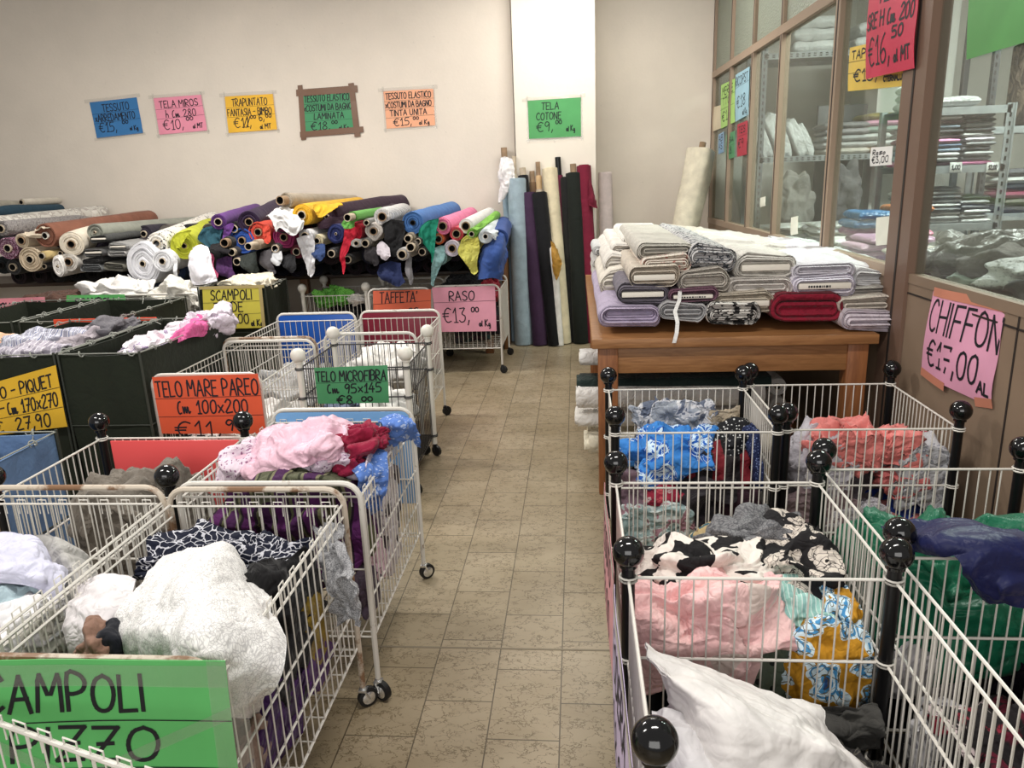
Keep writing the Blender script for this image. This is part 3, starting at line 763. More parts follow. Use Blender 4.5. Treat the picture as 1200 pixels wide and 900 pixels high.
def dep(p): return -(np.array(p) - CC).dot(BB)
def px2m(n, p): return n * dep(p) / FPX
# ------------------------------------------------------------------ paper signs taped to the back wall
Yw = 7.094
def wall_sign(label, TL, TR, BR, BL, col, items, rules, Y=Yw, **k):
    return sign('paper_sign', label, [AT(*p, Y=Y) for p in (TL, TR, BR, BL)], paper(col), items, rules, cat='sign', group='price signs on the back wall', lw=.0075, **k)
TCL = [(-.1, 1.03, 1.08, 1.05, .10), (-.06, -.03, 1.05, -.02, .08), (-.02, -.1, 0.0, 1.12, .06), (1.02, -.1, 1.0, 1.1, .06)]
wall_sign('blue paper price sign TESSUTO x ARREDAMENTO on back wall', (105, 120), (160, 114), (168, 156), (114, 162), (52, 120, 182),
          [('TESSUTO', .24, .70, .2, 56), ('xARREDAMENTO', .05, .44, .19, 84), ('€15,', .1, .14, .26, 36), ('00', .60, .32, .08, 12), ('al Kg', .74, .12, .12, 17)], [(0, .66, 1, .68), (0, .40, 1, .42)], tape=TCL[:2], sd=1)
wall_sign('pink paper price sign TELA MIROS on back wall', (180, 115), (236, 111), (243, 153), (187, 158), (236, 142, 166),
          [('TELA MIROS', .1, .72, .18, 80), ('h cm 280', .2, .45, .19, 62), ('€10,', .12, .12, .26, 40), ('00', .60, .33, .09, 14), ('al MT', .72, .1, .13, 20)], [(0, .68, 1, .70), (0, .42, 1, .45)], tape=TCL, sd=2)
wall_sign('yellow paper price sign TRAPUNTATO FANTASIA - BIMBO on back wall', (263, 113), (320, 110), (325, 152), (268, 156), (240, 182, 40),
          [('TRAPUNTATO', .14, .72, .19, 72), ('FANTASIA - BIMBO', .03, .46, .18, 90), ('€11,', .14, .14, .26, 34), ('00', .48, .36, .08, 11), ('6,', .66, .28, .2, 10), ('00', .8, .36, .08, 11), ('al MT', .66, .06, .13, 22), ('/', .32, .12, .3, 10), ('/', .38, .12, .3, 10)], [(0, .68, 1, .70), (0, .42, 1, .45)], tape=TCL, sd=3)
wall_sign('green paper price sign LAMINATA framed with brown tape on back wall', (353, 110), (412, 106), (415, 153), (354, 156), (58, 142, 92),
          [('TESSUTO ELASTICO', .06, .78, .16, 88), ('xCOSTUMI DA BAGNO', .04, .55, .15, 94), ('LAMINATA', .24, .33, .15, 58), ('€18,', .18, .06, .2, 36), ('00', .58, .2, .07, 11), ('al Kg', .72, .05, .11, 18)], [(0, .72, 1, .75), (0, .5, 1, .53), (0, .28, 1, .3)],
          tape=[(-.1, 1.03, 1.12, 1.03, .17), (-.04, -.04, 1.18, .02, .15), (.03, -.18, -.02, 1.22, .14), (1.06, -.16, 1.0, 1.18, .16)], tape_mat=M_BTAPE, sd=4)
wall_sign('orange paper price sign TINTA UNITA on back wall', (449, 107), (508, 104), (510, 147), (453, 151), (238, 166, 126),
          [('TESSUTO ELASTICO', .04, .78, .16, 90), ('xCOSTUMI DA BAGNO', .02, .55, .15, 92), ('TINTA UNITA', .1, .33, .15, 74), ('€15,', .16, .06, .2, 36), ('00', .56, .2, .07, 11), ('al Kg', .68, .06, .12, 20)], [(0, .72, 1, .75), (0, .5, 1, .53), (0, .28, 1, .3)], tape=TCL, sd=5)
wall_sign('green paper price sign TELA COTONE on the wall pillar', (618, 118), (681, 114), (681, 160), (620, 163), (78, 162, 92),
          [('TELA', .26, .74, .18, 32), ('COTONE', .16, .48, .18, 46), ('€9,', .16, .18, .24, 30), ('00', .52, .36, .09, 11), ('al Kg', .72, .16, .14, 16)], [], Y=6.979, tape=TCL, sd=6)
# ------------------------------------------------------------------ long table under the horizontal rolls
M_OAK = wood('stained_wood', (140, 96, 58), (104, 66, 38), 'Z')
t = thing('display_table', 'long wooden table with shade-darkened top along back wall carrying the horizontal fabric rolls', 'table', (-3, 6.75, 0))
M_SHADEW = wood('shade_darkened_wood', (70, 52, 38), (48, 34, 24), 'X')  # table top coloured dark to hold the shade under the rolls
TB = MB(); TB.bbox((-3.0, -.33, .70), (2.30, .32, .735)); TB.build('table_top', M_SHADEW, t)
for x in (-2.9, -1.2, .6, 2.22):
    for y in (-.28, .27):
        MB().bbox((x - .035, y - .035, 0), (x + .035, y + .035, .70)).build('leg', M_OAK, t)
MB().bbox((2.335, -.16, 0.0), (2.375, .25, .87)).build('end_board', M_OAK, t)
# ------------------------------------------------------------------ horizontal rolls on that table
RG = 'horizontal fabric rolls on the long table'
def R(px, py, rp, mat, label, Y=5.68, back=None, core=.032, out=.015, cm=None, L=1.35, hang=None, hmat=None, **k):
    a = AT(px, py, Y=Y); r = px2m(rp, a)
    b = AT(back[0], back[1], Y=min(6.98, Y + 1.32)) if back else a + Vector((0, min(L, 7.05 - Y), .0))
    fl = [[AT(q[0], q[1], Y=Y + (q[2] if len(q) > 2 else -.03)) - a for q in row] for row in hang] if hang else None
    return roll(label, a, b, r, mat, core=core, core_out=out, core_mat=cm, group=RG, flap=fl, flap_mat=hmat, **k)
F = lambda c: fabric(c, .85, .15, wk=.3)
BLKF = F((24, 24, 27)); NAVY = F((28, 36, 76)); DPUR = F((48, 30, 60)); DGREY = F((62, 62, 64)); CREAM = F((222, 206, 180)); WHT = F((228, 224, 220))
PLUM = F((52, 30, 46))
# left stretch
R(-60, 250, 8.5, F((36, 66, 84)), 'dark teal roll lying topmost at the far left end', back=(70, 246), core=.03)
R(-30, 240, 6, F((156, 150, 134)), 'grey-beige roll with protruding tube behind the dark teal roll', Y=5.9, back=(52, 241))
R(26, 237, 4, F((200, 192, 176)), 'pale cardboard tube poking up above the dark teal roll', Y=6.5, core=.022, L=.5)
R(-40, 268, 11, pattern('blotch', [(196, 192, 184), (168, 162, 154), (210, 206, 198)], 14, key=1), 'long pale marbled roll running back toward the wall', back=(122, 250))
R(54, 276, 14, F((136, 84, 64)), 'brown roll with white core above the cream rolls', back=(176, 258), cm=M_WHB, core=.028,
  hang=[[(44, 268, .1), (50, 264, .1), (60, 262, .1)], [(40, 270), (46, 268), (58, 266)]], hmat=CREAM)
R(26, 282, 8.5, CREAM, 'small cream roll left of the brown roll', cm=M_CARD, hang=[[(28, 271, .05), (40, 270, .05), (48, 270, .05)], [(30, 276), (42, 274), (49, 275)], [(33, 278), (43, 279), (48, 279)]])
R(2, 268, 9, pattern('lines', [(150, 146, 144), (86, 82, 84)], 70), 'grey patterned roll at the left edge of the frame')
R(10, 291, 12.5, pattern('lines', [(96, 44, 72), (196, 172, 186)], 90), 'wine and white patterned roll at the left edge')
R(36, 304, 14.5, F((206, 188, 160)), 'fat cream roll below the brown roll', cm=M_CARDL, rings=7)
R(50, 300, 5.5, F((196, 170, 112)), 'thin mustard-beige tube beside the fat cream roll', Y=5.6)
R(16, 313, 9, DGREY, 'dark grey roll low under the cream rolls', Y=5.75)
R(84, 286, 14, F((226, 214, 194)), 'cream roll right of the brown roll end', back=(150, 262), cm=M_CARD)
R(72, 297, 4, F((58, 56, 56)), 'thin dark tube end below the brown roll', Y=5.7, core=.02)
R(53, 312, 4, F((52, 50, 50)), 'thin dark tube end below the fat cream roll', Y=5.66, core=.02)
R(81, 307, 10.5, F((214, 208, 198)), 'small white roll under the cream roll right of brown', cm=M_CARD)
R(68, 312, 7, WHT, 'flattened white fold standing left of the small white roll', Y=5.64, core=.008, sq=1.8)
R(112, 272, 12, F((140, 142, 130)), 'long grey-green folded roll beside the brown roll', Y=5.75, back=(230, 262), core=.01, sq=.8)
for i, (x, y, w_, h_, lb, c) in enumerate([(116, 280, 22, 8, 'dark grey folded bolt on top beside the grey-green roll', (74, 76, 74)), (110, 296, 26, 9, 'grey folded bolt with white board second in the left stack', (92, 92, 92)),
        (139, 289, 24, 8, 'pale grey folded bolt with white board in the right stack', (150, 148, 146)), (138, 297, 25, 8, 'silver-grey folded bolt under the pale grey one', (176, 174, 172)), (108, 306, 24, 8, 'charcoal folded bolt low in the left stack', (56, 56, 58)),
        (107, 314, 27, 9, 'plastic wrapped grey bolt at the bottom left of the stack', (110, 112, 114)), (134, 313, 26, 9, 'plastic wrapped olive-grey bolt at the stack bottom', (112, 110, 98))]):
    a = AT(x, y, Y=5.66); bolt(lb, a, px2m(w_, a), px2m(h_, a), 1.2, F(c), board=i in (1, 2, 0), group='folded bolts among the horizontal rolls', sd=i)
R(168, 309, 21, F((214, 214, 220)), 'biggest white foam roll with loose outer layer', Y=5.6, core=.024, rings=8, sq=1.15, wob=.16, hang=[[(150, 322), (158, 328), (170, 330)], [(156, 336), (172, 340), (184, 338)]])
R(191, 306, 13, F((226, 226, 230)), 'white foam roll right of the biggest one', Y=5.58, core=.026, rings=7, hang=[[(203, 300), (208, 304)], [(204, 320), (209, 322)], [(203, 338), (210, 336)]])
R(184, 285, 12, pattern('speck', [(222, 218, 210), (60, 60, 62), (222, 218, 210)], 34), 'white black-dotted roll above the foam rolls', back=(250, 258), core=.03)
R(216, 288, 16, F((190, 196, 40)), 'yellow-green roll with ragged loose end', back=(252, 266), core=.02, cm=M_CARD, hang=[[(204, 276), (214, 272), (226, 270)], [(203, 284), (212, 283), (219, 278)], [(206, 290), (212, 289), (215, 284)]])
R(182, 294, 9, F((44, 58, 92)), 'navy roll between the foam rolls', Y=5.75)
R(206, 318, 12, F((40, 54, 84)), 'navy denim roll low right of the foam rolls', Y=5.8, wob=.1)
R(176, 330, 11, F((56, 72, 104)), 'blue denim roll under the biggest foam roll', Y=5.8)
# middle stretch
R(256, 260, 9, F((96, 50, 128)), 'purple roll near the middle top left', back=(300, 246), core=.03, hang=[[(262, 266), (268, 262), (274, 262)], [(261, 274), (267, 272), (272, 270)], [(261, 282), (264, 280), (268, 278)]])
R(252, 276, 11, F((38, 84, 100)), 'dark teal roll with flap beside the yellow-green roll', Y=5.72, hang=[[(238, 268), (250, 264), (262, 262)], [(232, 280), (246, 280), (258, 280)], [(240, 286), (248, 292), (256, 290)]])
R(275, 268, 8, BLKF, 'black roll with pale core under the purple roll', cm=M_CARDL, core=.03)
R(292, 260, 13, DPUR, 'dark purple roll with gathered end at middle top', back=(330, 243), core=.03, wob=.14, cm=M_CARD)
R(284, 282, 15, F((36, 78, 168)), 'royal blue roll in the middle of the pile', core=.03, cm=M_CARD)
R(303, 272, 12, F((214, 66, 48)), 'orange-red roll in the middle of the pile', core=.03, cm=M_CARD, hang=[[(306, 264), (312, 264), (316, 266)], [(308, 276), (314, 276), (317, 278)], [(309, 284), (313, 286), (316, 284)]])
R(300, 287, 6, F((186, 166, 140)), 'beige bare tube sticking out under the orange-red roll', Y=5.58, core=.038, out=.14)
R(267, 284, 7, DGREY, 'grey tube left of the royal blue roll', Y=5.62, core=.04, cm=M_CARD, out=.06)
R(274, 295, 6, F((70, 66, 66)), 'grey tube below left of the royal blue roll', Y=5.63, core=.036, out=.04)
R(280, 306, 6, F((70, 62, 78)), 'pale rimmed tube low below the royal blue roll', Y=5.63, core=.036, out=.04)
R(333, 278, 13, F((140, 30, 84)), 'magenta roll right of the orange-red roll', core=.03, cm=M_CARD, wob=.12)
R(331, 261, 12, F((58, 58, 62)), 'dark grey roll under the white scarf on top', core=.03)
R(324, 291, 6, F((78, 72, 72)), 'grey tube under the magenta roll', Y=5.64, core=.036, out=.03)
R(348, 295, 8, F((112, 36, 52)), 'maroon roll right of the magenta roll', Y=5.7, core=.03)
R(335, 235, 9, F((166, 152, 132)), 'taupe roll topmost in the middle of the pile', Y=5.75, back=(415, 236), core=.035, out=.09, cm=M_CARD)
R(354, 252, 12.5, F((226, 172, 30)), 'yellow roll near the top of the pile', back=(420, 241), core=.034, cm=M_CARDL, hang=[[(366, 241, 0), (378, 239, .1), (394, 238, .25)], [(369, 246, -.02), (380, 244, .05), (402, 240, .2)], [(373, 254, -.02), (380, 252, 0), (392, 244, .1)]])
R(358, 277, 8, F((206, 206, 210)), 'white tube roll with silver cloth hanging from it', Y=5.6, core=.034, hang=[[(348, 280), (356, 276), (366, 274)], [(350, 290), (358, 288), (368, 286)], [(356, 304), (362, 302), (369, 300)], [(361, 322), (365, 324), (369, 314)]])
R(372, 282, 7, F((206, 196, 160)), 'small cream roll right of the silver cloth', Y=5.68, core=.024)
R(394, 274, 11, F((32, 42, 96)), 'navy roll left of the red roll', core=.01, wob=.12)
R(389, 297, 6, F((80, 80, 84)), 'thin grey tube low under the navy roll', Y=5.68, core=.03, out=.02)
R(408, 304, 6, F((66, 66, 66)), 'thin dark tube low under the red roll', Y=5.7, core=.03, out=.02)
R(384, 254, 14, PLUM, 'dark plum roll draped across the top right of the yellow', Y=5.9, back=(470, 240), core=.02, wob=.1, hang=[[(370, 262, -.1), (390, 252, 0), (420, 246, .3), (468, 238, .8)], [(376, 268, -.15), (396, 262, -.1), (424, 254, .1), (472, 242, .7)], [(384, 266, -.1), (398, 270, -.1), (420, 262, 0), (450, 252, .4)]])
R(413, 254, 6, F((96, 170, 70)), 'beige tube wrapped in bright green', Y=5.58, core=.036, out=.13, cm=M_CARDL, hang=[[(402, 258), (410, 256), (416, 258)], [(400, 263), (408, 264), (415, 262)], [(404, 268), (410, 268), (416, 266)]])
R(414, 272, 11, F((196, 24, 48)), 'red roll with a long hanging tail', core=.02, hang=[[(404, 270), (412, 266), (424, 264)], [(402, 282), (408, 282), (414, 282)], [(398, 296), (402, 298), (405, 298)], [(401, 318), (403, 321), (404, 316)]])
R(448, 254, 10, pattern('stripe', [(210, 208, 206), (150, 148, 150), (224, 222, 220)], 16, key=2), 'white and grey ringed roll under the plum cloth', back=(474, 246), core=.034, cm=M_CARD)
R(438, 271, 10.5, F((206, 198, 190)), 'crumpled white roll with black lining in right middle', core=.03, wob=.18, cm=M_CARD)
R(430, 261, 4.5, F((150, 148, 146)), 'thin grey tube above the crumpled white roll', Y=5.66, core=.024)
R(418, 285, 7, F((190, 188, 186)), 'flattened grey-white roll next to the red tail', Y=5.64, core=.02, sq=.7)
R(429, 285, 6, F((120, 116, 112)), 'grey tube below the crumpled white roll', Y=5.62, core=.034, out=.03)
R(462, 270, 13, BLKF, 'black roll with a broad black cloth hanging down', core=.03, hang=[[(448, 262), (460, 258), (474, 258)], [(450, 272), (462, 272), (474, 274)], [(452, 286), (460, 288), (472, 286)], [(458, 300), (464, 300), (470, 294)]])
R(472, 298, 7.5, F((206, 204, 204)), 'white roll low in front under the black cloth', Y=5.56, core=.034, out=.03)
# right stretch
R(484, 261, 13, F((62, 112, 178)), 'sky blue roll with dark core', back=(530, 247), core=.02, rings=8, cm=M_HOLE)
R(480, 279, 6, F((150, 136, 116)), 'beige tube under the sky blue roll', Y=5.6, core=.036, out=.06)
R(483, 289, 7, F((140, 130, 118)), 'second beige tube under the sky blue roll', Y=5.58, core=.036, out=.06)
R(495, 295, 6, F((70, 66, 66)), 'dark tube low right of the two beige tubes', Y=5.64, core=.034)
R(490, 283, 5, F((84, 80, 78)), 'small dark tube between the beige tubes and the green cloth', Y=5.62, core=.03)
R(503, 272, 11, F((20, 134, 106)), 'emerald green roll with pleated cloth hanging', core=.02, hang=[[(494, 264), (502, 259), (514, 256)], [(491, 276), (500, 274), (512, 270)], [(494, 284), (502, 284), (510, 284)], [(504, 296), (507, 298), (510, 294)], [(505, 306), (507, 308), (509, 304)]])
R(519, 265, 10, F((230, 116, 158)), 'pink roll with ringed end', back=(552, 251), core=.034, rings=4, cm=M_CARD)
R(535, 274, 8, F((214, 70, 84)), 'coral red roll below the pink one', core=.032, cm=M_CARD)
R(514, 280, 6.5, F((230, 106, 44)), 'small orange roll below the pink one', core=.03, cm=M_CARD)
R(546, 265, 8.5, F((222, 220, 216)), 'white roll right of the pink one', back=(574, 250), core=.034, cm=M_CARD, rings=3)
R(553, 274, 6, F((122, 186, 62)), 'lime green roll draped over between two white rolls', Y=5.6, back=(582, 252), core=.02, hang=[[(553, 268, -.02), (562, 262, .2), (574, 254, .6)], [(558, 272, -.02), (566, 266, .2), (580, 254, .6)]])
R(569, 277, 8.5, F((206, 214, 218)), 'white roll with slate blue inside at the right end', Y=5.6, back=(582, 262), core=.02, cm=M_BOARD, hang=[[(562, 272), (570, 270), (578, 268, .2)], [(574, 276), (579, 274), (584, 270, .1)], [(580, 282), (582, 280), (585, 276, .1)]])
R(530, 291, 9.5, F((206, 198, 212)), 'white-lilac roll below the coral one', Y=5.64, core=.03, cm=M_CARD)
R(550, 287, 11, satin((208, 204, 84)), 'yellow satin roll with cloth cascading down', Y=5.6, core=.028, cm=M_HOLE, hang=[[(540, 284), (550, 280), (560, 278)], [(537, 294), (550, 300), (562, 292)], [(541, 304), (552, 306), (560, 300)], [(550, 314), (556, 318), (559, 310)], [(553, 320), (557, 322), (560, 318)]])
R(516, 303, 8, satin((116, 158, 160)), 'grey-teal satin roll with hanging corner under the green', Y=5.64, core=.02, hang=[[(510, 290), (516, 288), (522, 288)], [(508, 304), (514, 306), (521, 302)], [(505, 318), (510, 322), (514, 316)], [(505, 334), (508, 336), (510, 328)]])
a = AT(582, 296, Y=5.62)
drape('fabric_roll', 'big blue roll slumping over the table end', 'fabric roll', [[AT(566, 288, Y=5.7), AT(578, 276, Y=5.75), AT(590, 274, Y=5.8), AT(594, 284, Y=5.85)], [AT(563, 300, Y=5.62), AT(574, 292, Y=5.56), AT(588, 290, Y=5.6), AT(594, 300, Y=5.75)],
    [AT(562, 314, Y=5.6), AT(571, 308, Y=5.52), AT(584, 308, Y=5.55), AT(591, 314, Y=5.7)], [AT(561, 328, Y=5.6), AT(568, 326, Y=5.52), AT(580, 326, Y=5.55), AT(588, 328, Y=5.7)]], F((46, 78, 150)), amp=.014, freq=11, ang=PI / 2, thick=.03, group=RG)
R(584, 280, 12, F((44, 74, 144)), 'blue roll end behind the slumping blue cloth', Y=5.9, core=.02, back=(590, 264))
# cloths lying over the pile
drape('fabric_piece', 'white scarf-like cloth thrown over top of the roll pile', 'cloth', [[AT(312, 252, Y=5.62), AT(324, 244, Y=5.7), AT(340, 242, Y=5.75), AT(348, 250, Y=5.7)], [AT(318, 258, Y=5.58), AT(328, 252, Y=5.56), AT(342, 256, Y=5.56), AT(352, 258, Y=5.62)],
    [AT(318, 266, Y=5.55), AT(326, 260, Y=5.53), AT(344, 266, Y=5.52), AT(354, 268, Y=5.56)], [AT(322, 272, Y=5.55), AT(328, 268, Y=5.53), AT(342, 276, Y=5.52), AT(353, 272, Y=5.54)]], F((222, 222, 222)), amp=.035, freq=10, crisp=.5)
drape('fabric_piece', 'white sheer cloth hanging in front of the roll pile beside the yellow-green roll', 'cloth', [[AT(227, 290, Y=5.6), AT(234, 286, Y=5.66), AT(243, 288, Y=5.64)], [AT(221, 306, Y=5.52), AT(233, 300, Y=5.5), AT(248, 306, Y=5.52)], [AT(221, 322, Y=5.48), AT(235, 318, Y=5.44), AT(252, 322, Y=5.46)], [AT(226, 334, Y=5.46), AT(240, 334, Y=5.42), AT(255, 330, Y=5.44)]], F((226, 224, 232)), amp=.025, freq=9, ang=PI / 2, crisp=.4)
for i, (pts, c, lb) in enumerate([
    ([(247, 288), (260, 284), (266, 298)], (26, 24, 28), 'black cloth end hanging left under the purple roll'),
    ([(244, 300), (250, 298), (254, 326)], (206, 74, 120), 'thin pink cloth edge hanging beside the white sheer cloth'),
    ([(254, 304), (272, 300), (272, 330)], (70, 34, 86), 'purple cloth hanging low beside the white sheer cloth'),
    ([(282, 300), (300, 294), (298, 322)], (44, 50, 46), 'dark green-grey cloth hanging below the beige tube'),
    ([(306, 296), (318, 290), (320, 324)], (72, 68, 72), 'charcoal cloth tail hanging in the middle'),
    ([(318, 296), (330, 294), (326, 312)], (180, 182, 186), 'small silver cloth corner hanging in the middle'),
    ([(332, 300), (346, 298), (342, 320)], (30, 30, 34), 'black cloth hanging under the magenta roll'),
    ([(366, 288), (380, 286), (376, 306)], (40, 62, 110), 'blue cloth tail hanging right of the silver cloth'),
    ([(428, 292), (442, 290), (440, 312)], (40, 36, 40), 'black and white edged cloth hanging under the crumpled white roll'),
    ([(442, 286), (456, 290), (452, 306)], (186, 178, 186), 'grey striped cloth corner below the black cloth'),
    ([(476, 300), (482, 300), (482, 334)], (122, 120, 124), 'narrow grey strip hanging under the beige tubes'),
    ([(444, 310), (470, 308), (466, 336)], (30, 40, 84), 'navy cloth hanging deep under the roll pile')]):
    x0, y0 = pts[0]; x1, y1 = pts[1]; x2, y2 = pts[2]
    drape('fabric_piece', lb, 'cloth', [[AT(x0, y0, Y=5.62), AT((x0 + x1) / 2, y0 - 3, Y=5.64), AT(x1, y1, Y=5.62)], [AT(x0 - 1, (y0 + y2) / 2, Y=5.57), AT((x0 + x1) / 2, (y0 + y2) / 2, Y=5.55), AT(x1 + 1, (y1 + y2) / 2, Y=5.57)], [AT(x2 - (x1 - x0) * .4, y2 - 4, Y=5.56), AT(x2, y2, Y=5.54), AT(x2 + (x1 - x0) * .35, y2 - 5, Y=5.56)]],
          F(c), nu=32, nv=30, amp=.014, freq=12, ang=PI / 2, crisp=.4, thick=.004)
# dark rolls added to fill gaps below; colours and cores carry the void's shade
rnd = random.Random(5)
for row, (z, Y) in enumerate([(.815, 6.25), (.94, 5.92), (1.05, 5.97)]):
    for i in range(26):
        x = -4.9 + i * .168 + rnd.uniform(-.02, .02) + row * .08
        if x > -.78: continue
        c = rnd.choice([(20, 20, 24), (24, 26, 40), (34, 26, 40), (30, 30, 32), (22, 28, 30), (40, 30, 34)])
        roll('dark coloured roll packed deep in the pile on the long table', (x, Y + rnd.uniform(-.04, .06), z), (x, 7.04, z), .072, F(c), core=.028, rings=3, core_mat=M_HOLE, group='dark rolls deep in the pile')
# a second layer supporting the topmost rolls
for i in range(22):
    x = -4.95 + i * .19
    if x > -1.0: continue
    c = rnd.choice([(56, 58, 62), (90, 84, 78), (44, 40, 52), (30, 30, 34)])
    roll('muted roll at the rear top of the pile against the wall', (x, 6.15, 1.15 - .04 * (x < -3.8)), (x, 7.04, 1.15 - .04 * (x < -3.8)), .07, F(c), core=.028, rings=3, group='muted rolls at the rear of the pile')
# ------------------------------------------------------------------ rolls standing against the pillar
SG = 'rolls standing against the pillar'
def S(top, bot, wpx, mat, label, Yb=6.8, Yt=6.93, core=None, cm=None, core_up=.0, **k):
    b = AT(*bot, Z=.004) if Yb is None else AT(*bot, Y=Yb); b.z = .003
    t_ = AT(*top, Y=Yt); r = px2m(wpx / 2, t_)
    o = roll(label, t_, b, r, mat, core=.028 if core else 0, core_out=core_up, core_mat=cm or M_CARDL, group=SG, rings=4, **k)
    o.name = 'upright_fabric_roll'; return o
S((605, 210), (614, 404), 22, F((150, 170, 182)), 'light blue upright roll, widest at the left', Yb=6.78, Yt=6.9, wob=.06)
S((592, 200), (603, 398), 10, F((156, 180, 196)), 'thin pale blue upright roll behind the light blue one', Yb=6.95, Yt=7.03, core=True, cm=M_CARD, core_up=.2)
S((603, 205), (612, 398), 7, F((196, 186, 164)), 'thin beige tube standing behind the light blue roll', Yb=6.9, Yt=6.95, core=True, core_up=.16)
S((613, 206), (630, 400), 12, BLKF, 'slim black upright roll right of the light blue one', Yb=6.84, Yt=6.94, core=True, core_up=.07)
S((619, 226), (633, 405), 18, F((66, 40, 70)), 'dark purple upright roll', Yb=6.74, Yt=6.9, wob=.1)
S((632, 226), (651, 405), 18, F((22, 22, 26)), 'black upright roll in front of the cream one', Yb=6.72, Yt=6.86, core=True, core_up=.03, wob=.06)
S((624, 214), (634, 400), 8, F((120, 92, 66)), 'brown bare tube standing behind the purple roll', Yb=6.92, Yt=6.96, core=True, cm=M_CARD, core_up=.1)
S((631, 206), (642, 400), 7, F((212, 176, 128)), 'peach upright roll with tube behind the black roll', Yb=6.93, Yt=6.96, core=True, cm=M_CARD, core_up=.12)
S((644, 197), (661, 402), 18, F((224, 208, 172)), 'cream upright roll in the middle', Yb=6.8, Yt=6.93, wob=.05)
S((648, 290), (656, 405), 10, F((232, 228, 222)), 'white upright roll low in front of the cream one', Yb=6.7, Yt=6.78)
S((655, 206), (668, 400), 9, F((110, 32, 62)), 'wine coloured slim roll with tilted dark tube', Yb=6.88, Yt=6.95, core=True, cm=M_POST, core_up=.16)
S((662, 208), (671, 398), 11, F((28, 30, 28)), 'black upright roll right of the wine slim one', Yb=6.84, Yt=6.92)
S((672, 203), (681, 396), 19, F((26, 32, 26)), 'black-green upright roll beside the burgundy one', Yb=6.8, Yt=6.92, core=True, cm=M_CARD, core_up=.08)
S((684, 194), (695, 396), 17, F((124, 22, 48)), 'burgundy upright roll at the right', Yb=6.82, Yt=6.93, wob=.05)
drape('fabric_piece', 'white cloth bundled around the tube top above the light blue roll', 'cloth', [[AT(586, 186, Y=6.96), AT(592, 183, Y=6.92), AT(600, 186, Y=6.95)], [AT(585, 205, Y=6.9), AT(593, 203, Y=6.84), AT(604, 206, Y=6.88)], [AT(584, 225, Y=6.9), AT(592, 224, Y=6.84), AT(603, 212, Y=6.86)], [AT(584, 240, Y=6.9), AT(588, 236, Y=6.86), AT(592, 226, Y=6.86)]], F((226, 222, 222)), amp=.02, freq=12, crisp=.5, ang=1.2)
drape('fabric_piece', 'mustard satin corner hanging from the cream upright roll', 'cloth', [[AT(646, 282, Y=6.74), AT(650, 286, Y=6.72), AT(656, 300, Y=6.74)], [AT(646, 300, Y=6.7), AT(652, 304, Y=6.68), AT(659, 308, Y=6.7)], [AT(648, 318, Y=6.7), AT(652, 328, Y=6.68), AT(657, 316, Y=6.7)]], satin((180, 130, 44)), nu=24, nv=24, amp=.012, freq=12)
drape('fabric_piece', 'burgundy flap hanging off the right upright roll', 'cloth', [[AT(690, 210, Y=6.86), AT(692, 214, Y=6.84), AT(695, 222, Y=6.86)], [AT(690, 225, Y=6.84), AT(694, 228, Y=6.82), AT(698, 232, Y=6.85)], [AT(690, 240, Y=6.84), AT(695, 243, Y=6.82), AT(700, 244, Y=6.85)]], F((120, 22, 46)), nu=20, nv=20, amp=.008, freq=12)
S((709, 203), (712, 395), 17, F((204, 188, 186)), 'pale mauve cloth-wrapped roll beside the burgundy one', Yb=7.2, Yt=7.35, wob=.16, loose=True)
a = AT(822, 176, Y=7.3); b = Vector((a.x - .36, 7.0, .02))
roll('cream roll leaning in the corner behind the bolt table', a, b, .125, F((214, 204, 180)), core=.03, core_out=.07, core_mat=M_CARD, group=None, rings=4, wob=.28)
# ------------------------------------------------------------------ left side: carts, cages and lined bins
PL_LB = plain('light_blue_plastic', (116, 164, 214), .35); PL_BLUE = plain('blue_plastic', (24, 84, 172), .35)
PL_MAR = plain('maroon_plastic', (112, 14, 40), .4); PL_RED = plain('red_orange_card', (226, 76, 44), .45); PL_CORAL = plain('coral_red_card', (226, 84, 84), .5)
CG = 'white hoop-ended wire carts along the left of the aisle'
hoop_cart('near white wire cart behind green SCAMPOLI PIZZO sign, rusty back hoop', -1.135, -.64, 1.085, 1.835, .69, rust_back=True, rust_front=True, wheel='chrome', group=CG)
hoop_cart('near white wire cart at left frame edge holding pale blue sheets', -1.68, -1.16, 1.10, 1.85, .69, rust_back=True, group=CG)
hoop_cart('white wire cart with light blue end plate heaped with pink cloth', -1.13, -.605, 1.875, 2.565, .69, back=PL_LB, wheel='chrome', group=CG)
hoop_cart('white wire cart behind the orange TELO MARE PAREO sign', -1.915, -1.41, 3.12, 3.83, .69, front=None, group=CG, dense=False)
hoop_cart('white wire cart with bright blue end plate', -1.925, -1.41, 3.86, 4.62, .70, back=PL_BLUE, rust_front=True, group=CG, dense=False)
hoop_cart('white wire cart with maroon end plate', -1.385, -.875, 3.93, 4.65, .70, back=PL_MAR, group=CG, dense=False)
hoop_cart('far white wire cart carrying the pink RASO sign', -1.13, -.60, 5.74, 6.36, .70, group=CG, dense=False)
hoop_cart('white wire cart of white cloth left of SCAMPOLI TENDE sign', -3.40, -2.76, 5.26, 5.62, .76, group=CG, dense=False)
